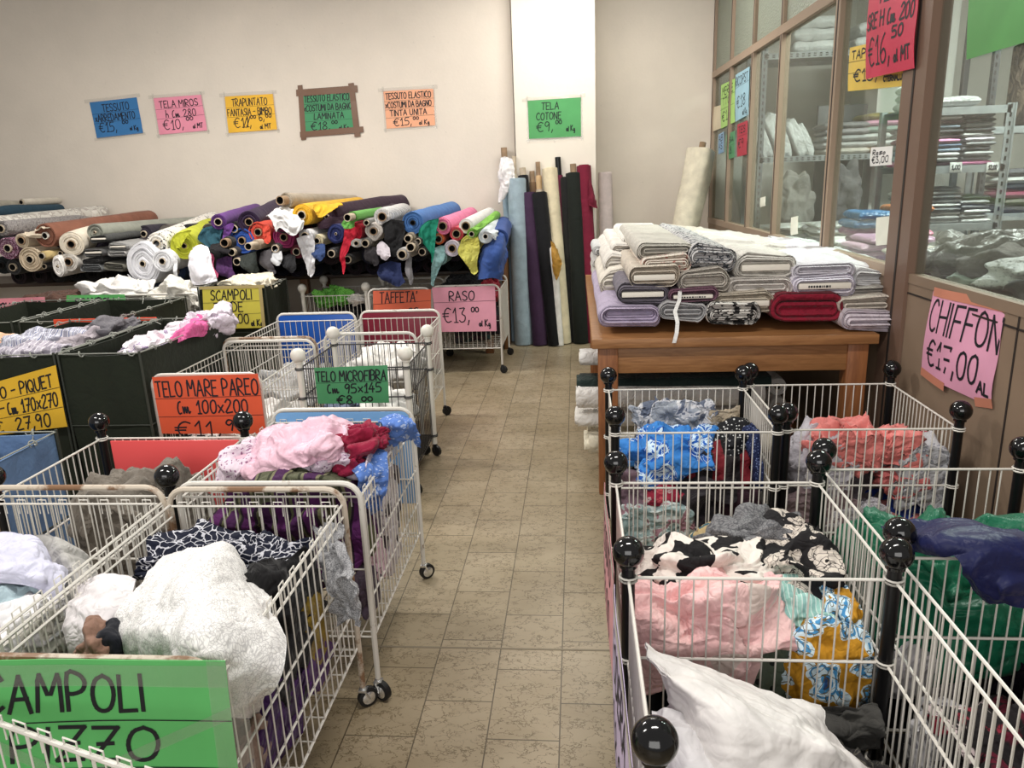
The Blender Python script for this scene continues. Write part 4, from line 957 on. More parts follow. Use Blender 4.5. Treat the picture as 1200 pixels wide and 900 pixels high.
# small trolley turned askew at the very front left
hoop_cart('wire trolley turned askew in front of the green SCAMPOLI PIZZO sign', -1.28, -.72, .28, .9, .745, group=CG, rz=-.42) if False else None
t = thing('wire_basket_cart', 'white wire trolley at the lower left corner, side rail sloping across green sign', 'cart', (-.86, .835, 0), CG, rz=-.31)
p = MB(); z = .62
p.tube([(-.35, .12, z), (.33, .12, z)], .005, 8); p.tube([(-.35, .12, .4), (.33, .12, .4)], .003, 6); p.tube([(-.35, .12, .2), (.33, .12, .2)], .004, 6)
wires(p, (-.35, .12, 0), (.33, .12, 0), .2, z, .04); clips(p, (-.33, .12, 0), (.33, .12, 0), z, .018, .058, .03); p.build('side_panel', M_WIRE, t)
p = MB(); p.tube([(-.35, -.3, z), (.33, -.3, z)], .005, 8); p.tube([(-.35, -.3, .2), (.33, -.3, .2)], .004, 6); wires(p, (-.35, -.3, 0), (.33, -.3, 0), .2, z, .04); p.build('side_panel', M_WIRE, t)
for x in (-.35, .33):
    q = [(b_, a_, c_) for a_, b_, c_ in hoop_pts(.21, 0, .07, .60)]
    MB().tube([(x, v[1] - .09, v[2]) for v in q], .0085, 8).build('end_hoop', M_TUBE, t)
    p = MB(); p.tube([(x, .12, .2), (x, -.3, .2)], .003, 5); wires(p, (x, -.3, 0), (x, .12, 0), .2, .59, .04); p.build('end_panel', M_WIRE, t)
    for y in (-.3, .12): caster(t, x, y)
ball_cage('black-posted wire cage holding grey cloth, coral card on its back', -1.81, -1.215, 1.985, 2.555, .66, group='wire cages with black ball posts')
c = MB().bbox((-.235, .245, .30), (.262, .252, .592), .002).build('card_panel', PL_CORAL, bpy.data.objects['wire_panel_cage'])
ball_cage('wire cage with white balls and black mesh, carrying the TELO MICROFIBRA sign', -1.345, -.79, 3.36, 3.93, .71, ball=M_WHB, post=M_WHB, wire=plain('dark_coated_wire', (40, 40, 42), .4), group='white ball wire cages', zmid=.5)
ball_cage('far wire cage with white balls and bright green netting inside', -2.21, -1.655, 5.81, 6.38, .70, ball=M_WHB, post=M_WHB, group='white ball wire cages', zmid=.4)
hoop_cart('far white wire cart carrying the orange TAFFETA sign', -1.63, -1.14, 5.74, 6.36, .69, group=CG, dense=False)
# bins
BG = 'dark olive cloth-lined bins'
lined_bin('large dark olive lined bin with pink and white clothes', -2.30, -1.93, 3.08, 3.94, .80, M_GRN, BG)
lined_bin('dark olive lined bin of striped clothes at the left frame edge', -2.84, -2.33, 3.08, 3.94, .80, M_GRN, BG)
lined_bin('dark olive lined bin of cream curtains behind the SCAMPOLI TENDE sign', -2.73, -2.24, 5.22, 5.62, .80, M_GRN, BG)
lined_bin('dark olive lined bin beneath the green SCAMPOLI sign', -3.28, -2.72, 4.12, 4.98, .77, M_GRN, BG)
lined_bin('dark olive lined bin beneath the pink SCAMPOLI TESSUTO sign', -3.9, -3.34, 4.12, 4.98, .77, M_GRN, BG)
M_BLUEF = fabric((92, 124, 168), .85, .1, wk=.3)
lined_bin('blue cloth-lined bin with cord-tied rim at the left frame edge', -2.5, -1.975, 1.95, 2.53, .62, M_BLUEF, 'cloth-lined bins')
# signs on the carts
SGN = 'price signs on the carts'
def px_sign(label, cs, Y, col, items, rules, **k):
    k.setdefault('lw', .01)
    return sign('price_sign', label, [AT(*p, Y=(Y if not isinstance(Y, tuple) else Y[i])) for i, p in enumerate(cs)], paper(col) if isinstance(col, tuple) else col, items, rules, group=SGN, cat='sign', **k)
px_sign('green SCAMPOLI PIZZO price sign on the nearest left cart', [(-75, 772), (264, 774), (290, 1010), (-70, 1010)], 1.066, (92, 192, 104),
    [('SCAMPOLI', .09, .76, .17, 62), ('PIZZO', .26, .52, .16, 48), ('€5,', .2, .2, .2, 30), ('00', .6, .26, .14, 20)], [(.1, .70, 1, .72), (.1, .48, 1, .48)], lw=.0085, wave=.003, sd=1.3,
    tape=[(-.1, .93, 1.0, .93, .1), (.42, .38, 1.03, .78, .05), (1.0, .3, 1.0, 1.0, .16), (0, .75, .5, .4, .05)])
px_sign('red-orange TELO MARE PAREO price sign in a white hoop', [(178, 442), (302, 438), (312, 508), (190, 508)], (3.075, 3.075, 3.06, 3.06), (226, 84, 46),
    [('TELO MARE PAREO', .02, .66, .26, 96), ('cm 100x200', .2, .36, .22, 66), ('€11,', .15, -.04, .26, 42), ('90', .63, .06, .18, 17)], [(0, .62, 1, .64), (0, .3, 1, .32)], lw=.007)
t_ = bpy.data.objects['wire_basket_cart.003'] if 'wire_basket_cart.003' in bpy.data.objects else None
px_sign('green TELO MICROFIBRA price sign on the white ball cage', [(368, 431), (454, 428), (456, 472), (373, 473)], 3.372, (70, 150, 98),
    [('TELO MICROFIBRA', .02, .62, .26, 95), ('cm 95x145', .16, .3, .24, 74), ('€8,', .28, -.02, .24, 26), ('00', .62, .06, .12, 15)], [(0, .58, 1, .58)], lw=.0065)
px_sign('pink RASO price sign on the far cart', [(506, 337), (580, 335), (582, 388), (512, 389)], 5.71, (226, 150, 172),
    [('RASO', .26, .70, .2, 40), ('€13,', .14, .22, .32, 42), ('00', .6, .44, .1, 12), ('al Kg', .72, .12, .14, 18)], [(0, .66, 1, .68)], lw=.0085)
px_sign('orange TAFFETA price sign half hidden on the far cart', [(437, 341), (505, 339), (505, 372), (438, 378)], 5.71, (222, 98, 66),
    [("TAFFETA'", .12, .60, .34, 64), ('€15,', .2, .0, .34, 34), ('00', .62, .22, .16, 16)], [(0, .58, 1, .6), (0, .2, 1, .22)], lw=.0085)
px_sign('yellow SCAMPOLI TENDE price sign on the olive bin', [(237, 336), (306, 334), (311, 384), (240, 386)], 5.19, (212, 200, 70),
    [('SCAMPOLI', .14, .68, .22, 68), ('TENDE', .18, .40, .22, 48), ('€7,00', .3, .12, .22, 44), ('al Kg', .78, .06, .14, 18)], [(0, .62, 1, .64), (0, .33, 1, .35)], lw=.0085, tape=[(-.05, .97, 1.05, .97, .07), (.98, 0, .98, 1, .08)], tape_mat=plain('aged_tape', (176, 160, 110), .4))
px_sign('small green SCAMPOLI sign on the middle back bin', [(78, 346), (146, 345), (148, 358), (78, 359)], 5.02, (86, 176, 92), [('SCAMPOLI', .16, .18, .52, 64)], [(0, .1, 1, .12)], lw=.01, tape=[(.05, .9, .55, .2, .25)])
px_sign('pink SCAMPOLI TESSUTO sign on the far left bin', [(-30, 351), (52, 348), (55, 364), (-30, 367)], 5.02, (226, 136, 150), [('SCAMPOLI TESSUTO', .08, .2, .46, 86)], [], lw=.01)
px_sign('tilted yellow COPRILETTO PIQUET price sign on the left bin', [(-62, 464), (65, 428), (79, 500), (-50, 515)], 3.05, (228, 178, 36),
    [('COPRILETTO - PIQUET', .02, .68, .2, 92), ('cm 170x270', .52, .36, .22, 44), ('€', .36, .05, .2, 8), ('27,90', .56, .05, .22, 30), ('-', .44, .4, .2, 5)], [(0, .63, 1, .65), (0, .3, 1, .33)], lw=.007)
# ------------------------------------------------------------------ cloth in the left carts
F = lambda c: fabric(c, .85, .2, wk=.9)
def zc(px, py, z): return AT(px, py, Z=z)
def dr(label, rows, mat, z=None, cat='cloth', name='cloth_piece', **k):
    return drape(name, label, cat, [[AT(q[0], q[1], Z=(q[2] if len(q) > 2 else z)) for q in r] for r in rows], mat, **k)
C1 = (-1.12, -.655, 1.10, 1.82, .21, 1); C0 = (-1.665, -1.175, 1.115, 1.835, .21, 1); C2 = (-1.118, -.618, 1.89, 2.55, .21, 1)
NVP = pattern('lines', [(22, 26, 44), (200, 200, 208)], 46); LACE = pattern('lace', [(236, 234, 232), (192, 190, 190)], 150)
lump('cloth_piece', 'black ruffled fabric at the right of the white lace in the near cart', 'cloth', (-.76, 1.5, .43), (.12, .27, .2), F((26, 24, 27)), ang=1.2, fold=.5, freq=14, clip=C1, q=1.2)
lump('cloth_piece', 'purple crumpled fabric low in the near cart, seen through side wires', 'cloth', (-.75, 1.3, .33), (.13, .22, .12), F((62, 26, 84)), ang=.4, fold=.6, freq=13, crisp=.3, clip=C1)
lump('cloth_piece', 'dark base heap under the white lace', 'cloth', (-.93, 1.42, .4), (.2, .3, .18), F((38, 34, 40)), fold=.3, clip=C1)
lump('cloth_piece', 'mustard crumpled fabric pressed on the near cart side wires', 'cloth', (-.69, 1.615, .42), (.055, .09, .1), F((150, 122, 34)), ang=1.5, fold=.5, freq=20, clip=C1)
lump('cloth_piece', 'purple ruffle below the mustard fabric', 'cloth', (-.69, 1.6, .3), (.05, .12, .06), F((80, 34, 104)), ang=1.5, fold=.6, freq=20, clip=C1)
lump('cloth_piece', 'taupe crumpled cloth at the bottom of the near cart beside green sign', 'cloth', (-.68, 1.2, .35), (.06, .09, .09), F((150, 122, 108)), ang=.9, fold=.5, freq=16, clip=C1)
lump('cloth_piece', 'navy bandana print cloth behind the white lace', 'cloth', (-.92, 1.66, .555), (.24, .13, .085), NVP, ang=.2, fold=.5, freq=13, crisp=.4, clip=(-1.12, -.66, 1.1, 1.82, .3, 1), q=1.3)
dr('silver grey lace hanging over the near cart right rail', [[(372, 622, .58), (384, 616, .6), (398, 618, .62)], [(378, 650, .56), (392, 645, .6), (410, 652, .6)], [(388, 690, .5), (402, 688, .53), (416, 698, .53)], [(396, 728, .42), (408, 732, .45), (418, 734, .45)]],
   pattern('lace', [(170, 170, 172), (110, 110, 114)], 200), amp=.03, freq=18, ang=1.2, nu=40, nv=30)
dr('big white lace fabric draped over the near cart', [[(190, 655, .62), (222, 644, .66), (255, 636, .67), (280, 650, .64), (300, 690, .58)],
    [(160, 686, .64), (205, 672, .69), (245, 664, .71), (290, 690, .66), (318, 710, .60)], [(140, 712, .63), (190, 705, .69), (240, 705, .72), (292, 720, .67), (330, 745, .61)],
    [(128, 735, .60), (180, 745, .66), (235, 755, .69), (285, 768, .64), (326, 790, .58)], [(140, 765, .54), (185, 785, .59), (240, 800, .62), (285, 812, .57), (312, 818, .50)], [(160, 800, .46), (200, 820, .5), (245, 835, .53), (280, 840, .5), (300, 838, .42)]],
   LACE, amp=.02, freq=6, ang=1.3, crisp=.35, nu=110, nv=110, edge=.012)
lump('cloth_piece', 'brown cloth tucked left of the white lace', 'cloth', tuple(zc(122, 752, .58)), (.045, .06, .05), F((140, 104, 86)), fold=.3, clip=C1)
lump('cloth_piece', 'black-navy cloth tucked left of the white lace', 'cloth', tuple(zc(142, 755, .57)), (.05, .05, .05), F((26, 28, 38)), fold=.3, clip=C1)
dr('white lace-edged cloth at the left inside the near cart', [[(90, 690, .6), (120, 676, .62), (160, 680, .62)], [(78, 715, .6), (115, 705, .63), (155, 712, .62)], [(85, 750, .56), (112, 740, .6), (140, 745, .58)], [(90, 775, .5), (112, 775, .52), (130, 770, .52)]],
   F((222, 216, 218)), amp=.02, freq=11, crisp=.5)
# leftmost near cart
lump('cloth_piece', 'pale grey cloth heap filling the left edge cart', 'cloth', (-1.42, 1.48, .42), (.24, .34, .17), F((202, 200, 196)), ang=.5, fold=.4, freq=9, clip=C0, q=1.3)
dr('pale lilac-blue sheet folded on top in the left edge cart', [[(-30, 640, .62), (20, 628, .66), (50, 640, .63), (70, 670, .58)], [(-40, 668, .63), (5, 655, .67), (45, 668, .66), (72, 690, .6)], [(-40, 700, .6), (0, 685, .63), (35, 688, .63), (65, 705, .59)]], F((206, 206, 230)), amp=.025, freq=9, crisp=.4, ang=.6)
dr('soft grey sheet beside the lilac-blue sheet in the left edge cart', [[(40, 636, .6), (62, 628, .64), (85, 640, .6), (110, 668, .56)], [(52, 660, .6), (75, 655, .63), (98, 668, .6), (125, 690, .56)], [(60, 700, .56), (82, 690, .58), (105, 700, .56), (125, 712, .52)]], F((178, 176, 172)), amp=.025, freq=9, crisp=.3, ang=.9)
lump('cloth_piece', 'pale teal cloth peeking in the left edge cart', 'cloth', tuple(zc(14, 698, .58)), (.09, .07, .05), F((172, 196, 204)), ang=.3, fold=.5, freq=12, clip=C0)
lump('cloth_piece', 'white cotton cloth at the front of the left edge cart', 'cloth', tuple(zc(28, 735, .57)), (.13, .1, .06), F((230, 228, 232)), ang=.7, fold=.5, freq=10, clip=C0)
lump('cloth_piece', 'ivory cloth low right in the left edge cart', 'cloth', tuple(zc(62, 742, .54)), (.1, .09, .06), F((224, 220, 208)), ang=1.1, fold=.5, freq=11, clip=C0)
# black ball cage left
lump('cloth_piece', 'taupe folded blanket heap in the black-posted left cage', 'cloth', (-1.45, 2.22, .36), (.22, .27, .23), F((120, 110, 100)), ang=.35, fold=.4, freq=8, crisp=.6, clip=(-1.78, -1.24, 2.02, 2.53, .13, 1), q=1.2)
lump('cloth_piece', 'grey cloth along the left of the black-posted left cage', 'cloth', (-1.66, 2.2, .25), (.12, .25, .12), F((96, 92, 88)), fold=.4, clip=(-1.78, -1.24, 2.02, 2.53, .13, 1))
# cart with light blue plate
OLV = pattern('stripe', [(92, 94, 74), (58, 60, 46), (120, 118, 92), (72, 40, 78)], 3.2, key=3); PURS = pattern('stripe', [(88, 36, 92), (44, 30, 44), (96, 98, 70), (70, 32, 76)], 3.0, key=4)
lump('cloth_piece', 'purple and olive striped cloth filling the pink-heaped cart front', 'cloth', (-.87, 2.12, .46), (.25, .22, .2), PURS, ang=.1, fold=.35, freq=8, crisp=.2, clip=C2, q=1.2)
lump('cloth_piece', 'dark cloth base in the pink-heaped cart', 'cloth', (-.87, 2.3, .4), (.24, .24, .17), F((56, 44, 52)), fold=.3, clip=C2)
dr('olive and grey striped cloth lying across the pink-heaped cart', [[(290, 560, .64), (330, 548, .67), (375, 546, .67), (410, 556, .63)], [(280, 575, .64), (325, 562, .68), (380, 560, .68), (420, 570, .63)], [(270, 600, .58), (320, 590, .6), (380, 585, .6), (425, 592, .57)]], OLV, amp=.02, freq=9, crisp=.3, ang=.1)
lump('cloth_piece', 'lilac sprigged cotton cloth left under the pink heap', 'cloth', tuple(zc(290, 540, .66)), (.07, .12, .07), pattern('speck', [(222, 206, 218), (150, 110, 140), (222, 206, 218)], 90), ang=.8, fold=.4, freq=14, clip=C2)
lump('cloth_piece', 'sprigged lilac cloth in the middle under the pink heap', 'cloth', tuple(zc(385, 545, .67)), (.09, .07, .05), pattern('speck', [(216, 200, 214), (140, 100, 136), (216, 200, 214)], 90, key=2), ang=.3, fold=.5, freq=14, clip=C2)
dr('large pale pink satin sheet heaped on the cart with light blue plate', [[(290, 520, .68), (312, 500, .72), (345, 493, .74), (385, 490, .74), (410, 498, .70)], [(284, 535, .68), (312, 514, .74), (350, 504, .77), (388, 502, .77), (414, 510, .72)],
    [(286, 552, .66), (318, 532, .73), (355, 522, .76), (390, 520, .76), (414, 522, .71)], [(300, 566, .62), (328, 552, .68), (360, 545, .70), (392, 540, .70), (408, 536, .67)]], satin((232, 186, 204), .5), amp=.035, freq=9, crisp=.75, ang=.7, nu=90, nv=100)
lump('cloth_piece', 'crumpled crimson cloth beside the pale pink sheet', 'cloth', tuple(zc(424, 517, .715)), (.078, .11, .055), F((150, 18, 54)), ang=.6, fold=.7, freq=14, crisp=.8, q=1.3)
lump('cloth_piece', 'small crimson cloth end under the pink sheet', 'cloth', tuple(zc(408, 540, .68)), (.06, .05, .045), F((150, 20, 58)), ang=.2, fold=.5, freq=16, crisp=.8)
BLUP = pattern('speck', [(92, 128, 200), (172, 190, 226), (92, 128, 200)], 80)
dr('blue sprigged cloth hanging over the back right corner of the pink-heaped cart', [[(440, 490, .73), (460, 486, .735), (478, 488, .73)], [(446, 500, .735), (468, 494, .745), (486, 496, .73)], [(450, 510, .7), (470, 504, .72), (492, 510, .66)], [(456, 520, .66), (474, 514, .66), (494, 522, .6)]], BLUP, amp=.02, freq=12, ang=.3)
dr('blue sprigged cloth slumped along the right side of the pink-heaped cart', [[(408, 545, .66), (425, 528, .68), (450, 526, .67)], [(415, 560, .66), (432, 545, .68), (454, 545, .66)], [(425, 585, .58), (438, 572, .6), (450, 570, .6)], [(432, 610, .48), (440, 600, .5), (448, 600, .5)]], BLUP, amp=.025, freq=12, ang=1.2, nu=60, nv=50)
lump('cloth_piece', 'pale lilac lace cloth along the right rail of the pink-heaped cart', 'cloth', tuple(zc(458, 530, .66)), (.05, .16, .07), pattern('lace', [(214, 200, 212), (160, 146, 160)], 110), ang=1.4, fold=.5, freq=16, clip=C2)
for i, (px, py, z, r, c, lb) in enumerate([(452, 590, .5, (.03, .1, .12), (214, 206, 212), 'white thin cloth pressed on the side wires of the pink-heaped cart'), (455, 640, .38, (.03, .1, .09), (206, 198, 202), 'pale cloth lower on the side wires of the pink-heaped cart'),
        (438, 655, .4, (.04, .07, .08), (226, 190, 206), 'pink tuft caught low at the side wires'), (430, 690, .33, (.04, .09, .07), (70, 56, 70), 'dark cloth at the bottom right of the pink-heaped cart')]):
    lump('cloth_piece', lb, 'cloth', tuple(AT(px, py, X=-.655)), r, F(c), ang=1.2, fold=.6, freq=18, clip=C2)
# carts further back
lump('cloth_piece', 'white folded towels inside the white ball cage', 'cloth', (-.97, 3.62, .36), (.15, .22, .1), WHT, fold=.4, clip=(-1.32, -.82, 3.38, 3.9, .13, 1))
lump('cloth_piece', 'blue-grey towels at the left inside the white ball cage', 'cloth', (-1.2, 3.65, .33), (.12, .22, .1), F((112, 124, 150)), fold=.4, clip=(-1.32, -.82, 3.38, 3.9, .13, 1))
lump('cloth_piece', 'white cloth heap in the cart behind the orange sign', 'cloth', (-1.66, 3.45, .33), (.22, .3, .12), WHT, fold=.4, clip=(-1.9, -1.43, 3.14, 3.81, .21, 1))
lump('cloth_piece', 'grey and white cloth in the cart with blue end plate', 'cloth', (-1.66, 4.2, .33), (.22, .3, .12), F((180, 180, 182)), fold=.4, clip=(-1.9, -1.43, 3.88, 4.6, .21, 1))
lump('cloth_piece', 'white sheets in the cart with maroon end plate', 'cloth', (-1.12, 4.3, .42), (.22, .28, .13), WHT, fold=.4, freq=10, clip=(-1.36, -.9, 3.95, 4.62, .21, 1))
lump('cloth_piece', 'bright green netting in the far white ball cage', 'cloth', (-1.98, 5.98, .61), (.17, .14, .085), pattern('lines', [(116, 186, 84), (60, 130, 44)], 60), fold=.6, freq=16)
lump('cloth_piece', 'white crumpled net scrap beside the green netting', 'cloth', (-1.79, 5.95, .58), (.07, .07, .05), WHT, fold=.5, freq=16)
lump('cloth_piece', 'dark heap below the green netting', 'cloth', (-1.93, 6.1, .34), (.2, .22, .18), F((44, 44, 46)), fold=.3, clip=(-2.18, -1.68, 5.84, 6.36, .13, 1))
lump('cloth_piece', 'black cloth heaped on the RASO cart', 'cloth', (-.92, 6.1, .69), (.17, .2, .06), F((26, 26, 32)), fold=.6, freq=12)
lump('cloth_piece', 'red satin cloth on the right of the RASO cart', 'cloth', (-.72, 6.02, .62), (.1, .22, .09), satin((166, 20, 44)), fold=.6, freq=14, clip=(-1.11, -.615, 5.76, 6.34, .21, 1))
lump('cloth_piece', 'dark multicolour cloth filling the RASO cart', 'cloth', (-.87, 6.05, .42), (.24, .27, .2), pattern('blotch', [(36, 36, 42), (60, 40, 50), (40, 60, 60)], 8, key=6), fold=.4, clip=(-1.11, -.615, 5.76, 6.34, .21, 1))
lump('cloth_piece', 'grey scraps in the TAFFETA cart', 'cloth', (-1.4, 6.05, .42), (.2, .24, .18), F((70, 60, 60)), fold=.4, clip=(-1.61, -1.16, 5.76, 6.34, .21, 1))
# bins
B1 = (-2.285, -1.945, 3.1, 3.92, .12, 2); B2 = (-2.825, -2.345, 3.1, 3.92, .12, 2)
lump('clothes_pile', 'dark cloth filling the large olive bin below the pink clothes', 'cloth', (-2.11, 3.55, .58), (.16, .36, .14), F((60, 58, 60)), fold=.4, clip=B1)
FLW = pattern('floral', [(226, 218, 224), (150, 130, 170), (200, 190, 200), (110, 100, 130), (226, 218, 224)], 26)
dr('magenta-pink garment lying in the large olive bin', [[(218, 376, .80), (235, 369, .84), (250, 370, .81)], [(205, 390, .78), (226, 382, .83), (248, 378, .80)], [(196, 406, .75), (214, 398, .79), (238, 392, .77)]], F((222, 84, 150)), amp=.022, freq=10, crisp=.5)
lump('cloth_piece', 'white-lilac garment behind the magenta one in the large olive bin', 'cloth', tuple(zc(248, 377, .79)), (.12, .22, .085), F((220, 206, 222)), fold=.6, freq=12)
lump('cloth_piece', 'white floral print garment left in the large olive bin', 'cloth', tuple(zc(176, 403, .76)), (.11, .17, .06), FLW, fold=.5, freq=12)
lump('cloth_piece', 'white patterned cloth at the rear left of the large olive bin', 'cloth', tuple(zc(212, 386, .75)), (.07, .15, .045), FLW, fold=.5, freq=12)
STR = pattern('stripe', [(196, 196, 206), (84, 96, 140), (214, 212, 218), (150, 150, 164)], 9, key=8)
lump('cloth_piece', 'blue and white striped garment in the left edge olive bin', 'cloth', tuple(zc(44, 404, .77)), (.19, .2, .07), STR, ang=.5, fold=.5, freq=9, clip=(-2.825, -2.345, 3.05, 3.92, .12, 2))
lump('cloth_piece', 'grey-white striped garment at the front of the left edge olive bin', 'cloth', tuple(zc(38, 416, .76)), (.16, .1, .06), pattern('stripe', [(176, 170, 182), (206, 202, 208), (150, 144, 156)], 7, key=9), ang=.3, fold=.4, clip=(-2.825, -2.345, 3.1, 3.92, .12, 2))
lump('cloth_piece', 'peach cloth edge behind the striped garments', 'cloth', tuple(zc(-6, 402, .77)), (.09, .12, .05), F((224, 172, 136)), fold=.4)
lump('cloth_piece', 'grey-lilac garment right in the left edge olive bin', 'cloth', tuple(zc(98, 400, .76)), (.12, .22, .07), F((166, 156, 164)), ang=.8, fold=.5, freq=10)
lump('cloth_piece', 'slate grey garment at the rear of the left edge olive bin', 'cloth', tuple(zc(130, 385, .79)), (.12, .18, .075), F((100, 98, 104)), ang=.6, fold=.5, freq=10)
MB_ = MB().bbox((-2.28, 3.945, .5), (-1.95, 3.952, .83)); 
tag(MB().bbox((-3.0, 4.02, 0), (-2.38, 4.03, .80), .003).build('card_sheet', PL_RED), 'red-orange card standing behind the left edge olive bin', 'card')
lump('cloth_piece', 'cream curtain heap on top of the SCAMPOLI TENDE bin', 'cloth', (-2.45, 5.44, .80), (.2, .17, .075), F((226, 214, 190)), fold=.6, freq=10, crisp=.6)
lump('cloth_piece', 'white cloth heap at left in the white-cloth cart', 'cloth', (-3.46, 5.42, .79), (.29, .13, .10), WHT, fold=.6, freq=10, crisp=.6, clip=(-4.2, -2.78, 5.28, 5.6, .21, 2))
lump('cloth_piece', 'white sheets filling the lower part of the white-cloth cart', 'cloth', (-3.08, 5.44, .5), (.3, .14, .2), F((206, 204, 206)), fold=.5, freq=12, clip=(-3.38, -2.78, 5.28, 5.6, .21, 2))
lump('cloth_piece', 'large ivory sheet heap between white-cloth cart and SCAMPOLI TENDE bin', 'cloth', (-2.98, 5.36, .72), (.18, .13, .145), F((224, 220, 208)), fold=.6, freq=9, crisp=.6)
lump('cloth_piece', 'brown wicker-like cloth heap left of the green SCAMPOLI sign', 'cloth', (-3.95, 5.4, .74), (.25, .15, .05), F((84, 58, 46)), fold=.5, freq=10)
lump('cloth_piece', 'dark clothes in the bin beneath the green SCAMPOLI sign', 'cloth', (-3.0, 4.55, .6), (.24, .4, .1), F((66, 34, 46)), fold=.5, clip=(-3.26, -2.74, 4.15, 4.95, .12, 2))
lump('cloth_piece', 'dark clothes in the bin beneath the pink sign', 'cloth', (-3.62, 4.55, .6), (.24, .4, .1), F((40, 40, 42)), fold=.5, clip=(-3.88, -3.36, 4.15, 4.95, .12, 2))
lump('cloth_piece', 'blue cloth inside the blue lined bin', 'cloth', (-2.23, 2.24, .45), (.22, .25, .1), F((70, 100, 150)), fold=.4, clip=(-2.48, -1.99, 1.97, 2.5, .12, 1))
# ------------------------------------------------------------------ cutting table with folded bolts, right of the aisle
WX = wood('table_wood', (158, 112, 70), (128, 86, 50), 'X'); WY = wood('table_wood', (158, 112, 70), (128, 86, 50), 'Y'); WZ = wood('table_wood_leg', (152, 98, 58), (120, 72, 40), 'Z')
TX0, TX1, TY0, TY1 = .06, 1.31, 3.33, 5.66
t = thing('cutting_table', 'heavy wooden table piled with white folded bolts right of the aisle', 'table', ((TX0 + TX1) / 2, (TY0 + TY1) / 2, 0))
hx, hy = (TX1 - TX0) / 2, (TY1 - TY0) / 2
MB().bbox((-hx, -hy, .725), (hx, hy, .77), .006).build('table_top', WX, t)
MB().bbox((-hx + .04, -hy + .04, .60), (hx - .04, -hy + .075, .725)).build('apron', WX, t)
MB().bbox((-hx + .04, hy - .075, .60), (hx - .04, hy - .04, .725)).build('apron', WX, t)
for s in (-1, 1): MB().bbox((s * (hx - .058) - .018, -hy + .075, .60), (s * (hx - .058) + .018, hy - .075, .725)).build('apron', WY, t)
for sx in (-1, 1):
    for sy in (-1, 1):
        cx, cy = sx * (hx - .075), sy * (hy - .075); MB().bbox((cx - .045, cy - .045, 0), (cx + .045, cy + .045, .725), .006).build('leg', WZ, t)
MB().bbox((-hx + .1, -hy + .5, .08), (hx - .1, hy - .1, .11)).build('lower_shelf', WX, t)
BW = (232, 228, 222); BG2 = 'folded fabric bolts on the cutting table'
def B(x0, y0, x1, y1, Y, L, col, label, board=None, sd=0, yaw=0, tilt=0, layers=4, text=None):
    """bolt whose end fills the pixel box at depth Y"""
    c = AT((x0 + x1) / 2, (y0 + y1) / 2, Y=Y); w_ = px2m(x1 - x0, c); h_ = px2m(y1 - y0, c)
    return bolt(label, c, w_, h_, L, col if not isinstance(col, tuple) else F(col), board, layers, BG2, yaw, sd, tilt, text=text)
FLC = pattern('speck', [(226, 216, 204), (190, 130, 120), (226, 216, 204)], 34, key=5)
BWF = pattern('lines', [(196, 194, 194), (62, 66, 76)], 26, key=5); BWP = pattern('blotch', [(216, 212, 206), (50, 48, 48), (186, 182, 178)], 16, key=7)
B(702, 356, 774, 381, 3.42, 1.5, (178, 164, 190), 'lavender bolt at the bottom left of the table pile', sd=1)
B(722, 333, 784, 357, 3.45, 1.5, (112, 106, 118), 'dark grey bolt with white board above the lavender one', True, 2)
B(736, 312, 797, 338, 3.46, 1.5, (204, 192, 174), 'beige bolt with white board above the dark grey one', True, 3, layers=5)
B(752, 299, 811, 321, 3.50, 1.5, FLC, 'cream bolt with tiny red flowers left of the grey-beige one', sd=4)
B(747, 283, 814, 304, 3.56, 1.5, (200, 194, 182), 'topmost off-white bolt with mixed grey end at the left', sd=5, layers=6)
B(772, 355, 828, 377, 3.42, 1.5, (176, 174, 176), 'clear-wrapped grey bolt at the bottom second from left', sd=6)
B(783, 339, 841, 356, 3.44, 1.5, (120, 78, 98), 'mauve bolt with printed white board in the second column', True, 7, text=(.3, .3))
B(794, 314, 855, 343, 3.46, 1.5, (186, 178, 166), 'grey-beige gathered bolt in the second column', sd=8, layers=5)
B(807, 288, 863, 315, 3.50, 1.5, BWF, 'white bolt with black line drawing print on top of the second column', sd=9)
B(827, 357, 892, 383, 3.41, 1.5, BWP, 'black and white printed bolt at the bottom of the third column', sd=10, layers=5)
B(836, 342, 908, 369, 3.45, 1.5, (200, 188, 168), 'cream bolt with board in the third column', True, 11, layers=5)
B(852, 322, 929, 351, 3.48, 1.5, (214, 208, 200), 'off-white bolt below the one with a long board', sd=12, layers=5)
B(862, 299, 932, 328, 3.52, 1.5, (214, 210, 201), 'white bolt with long white board on top of the third column', True, 13, layers=5)
o = B(905, 347, 989, 381, 3.42, 1.4, (142, 16, 42), 'crimson red bolt at the bottom of the pile', sd=14, layers=2)
B(928, 321, 1004, 349, 3.46, 1.5, (218, 212, 226), 'lilac-white bolt with printed label above the red one', True, 15, layers=4, text=(.32, .1))
B(928, 307, 1003, 324, 3.50, 1.5, (210, 206, 214), 'white bolt on top of the labelled lilac-white one', sd=16)
B(988, 366, 1054, 390, 3.37, 1.2, (212, 200, 210), 'pale pink-white bolt at the bottom right of the pile', sd=17, layers=3)
B(984, 348, 1046, 369, 3.42, 1.2, (202, 192, 178), 'ecru bolt second from the bottom at the right', sd=18)
B(994, 336, 1042, 350, 3.48, 1.2, (178, 170, 164), 'grey thin bolt third from the bottom at the right', sd=19, layers=3)
B(1000, 316, 1040, 338, 3.54, 1.2, (212, 210, 212), 'white bolt at the top right under the white overhanging sheet', sd=20)
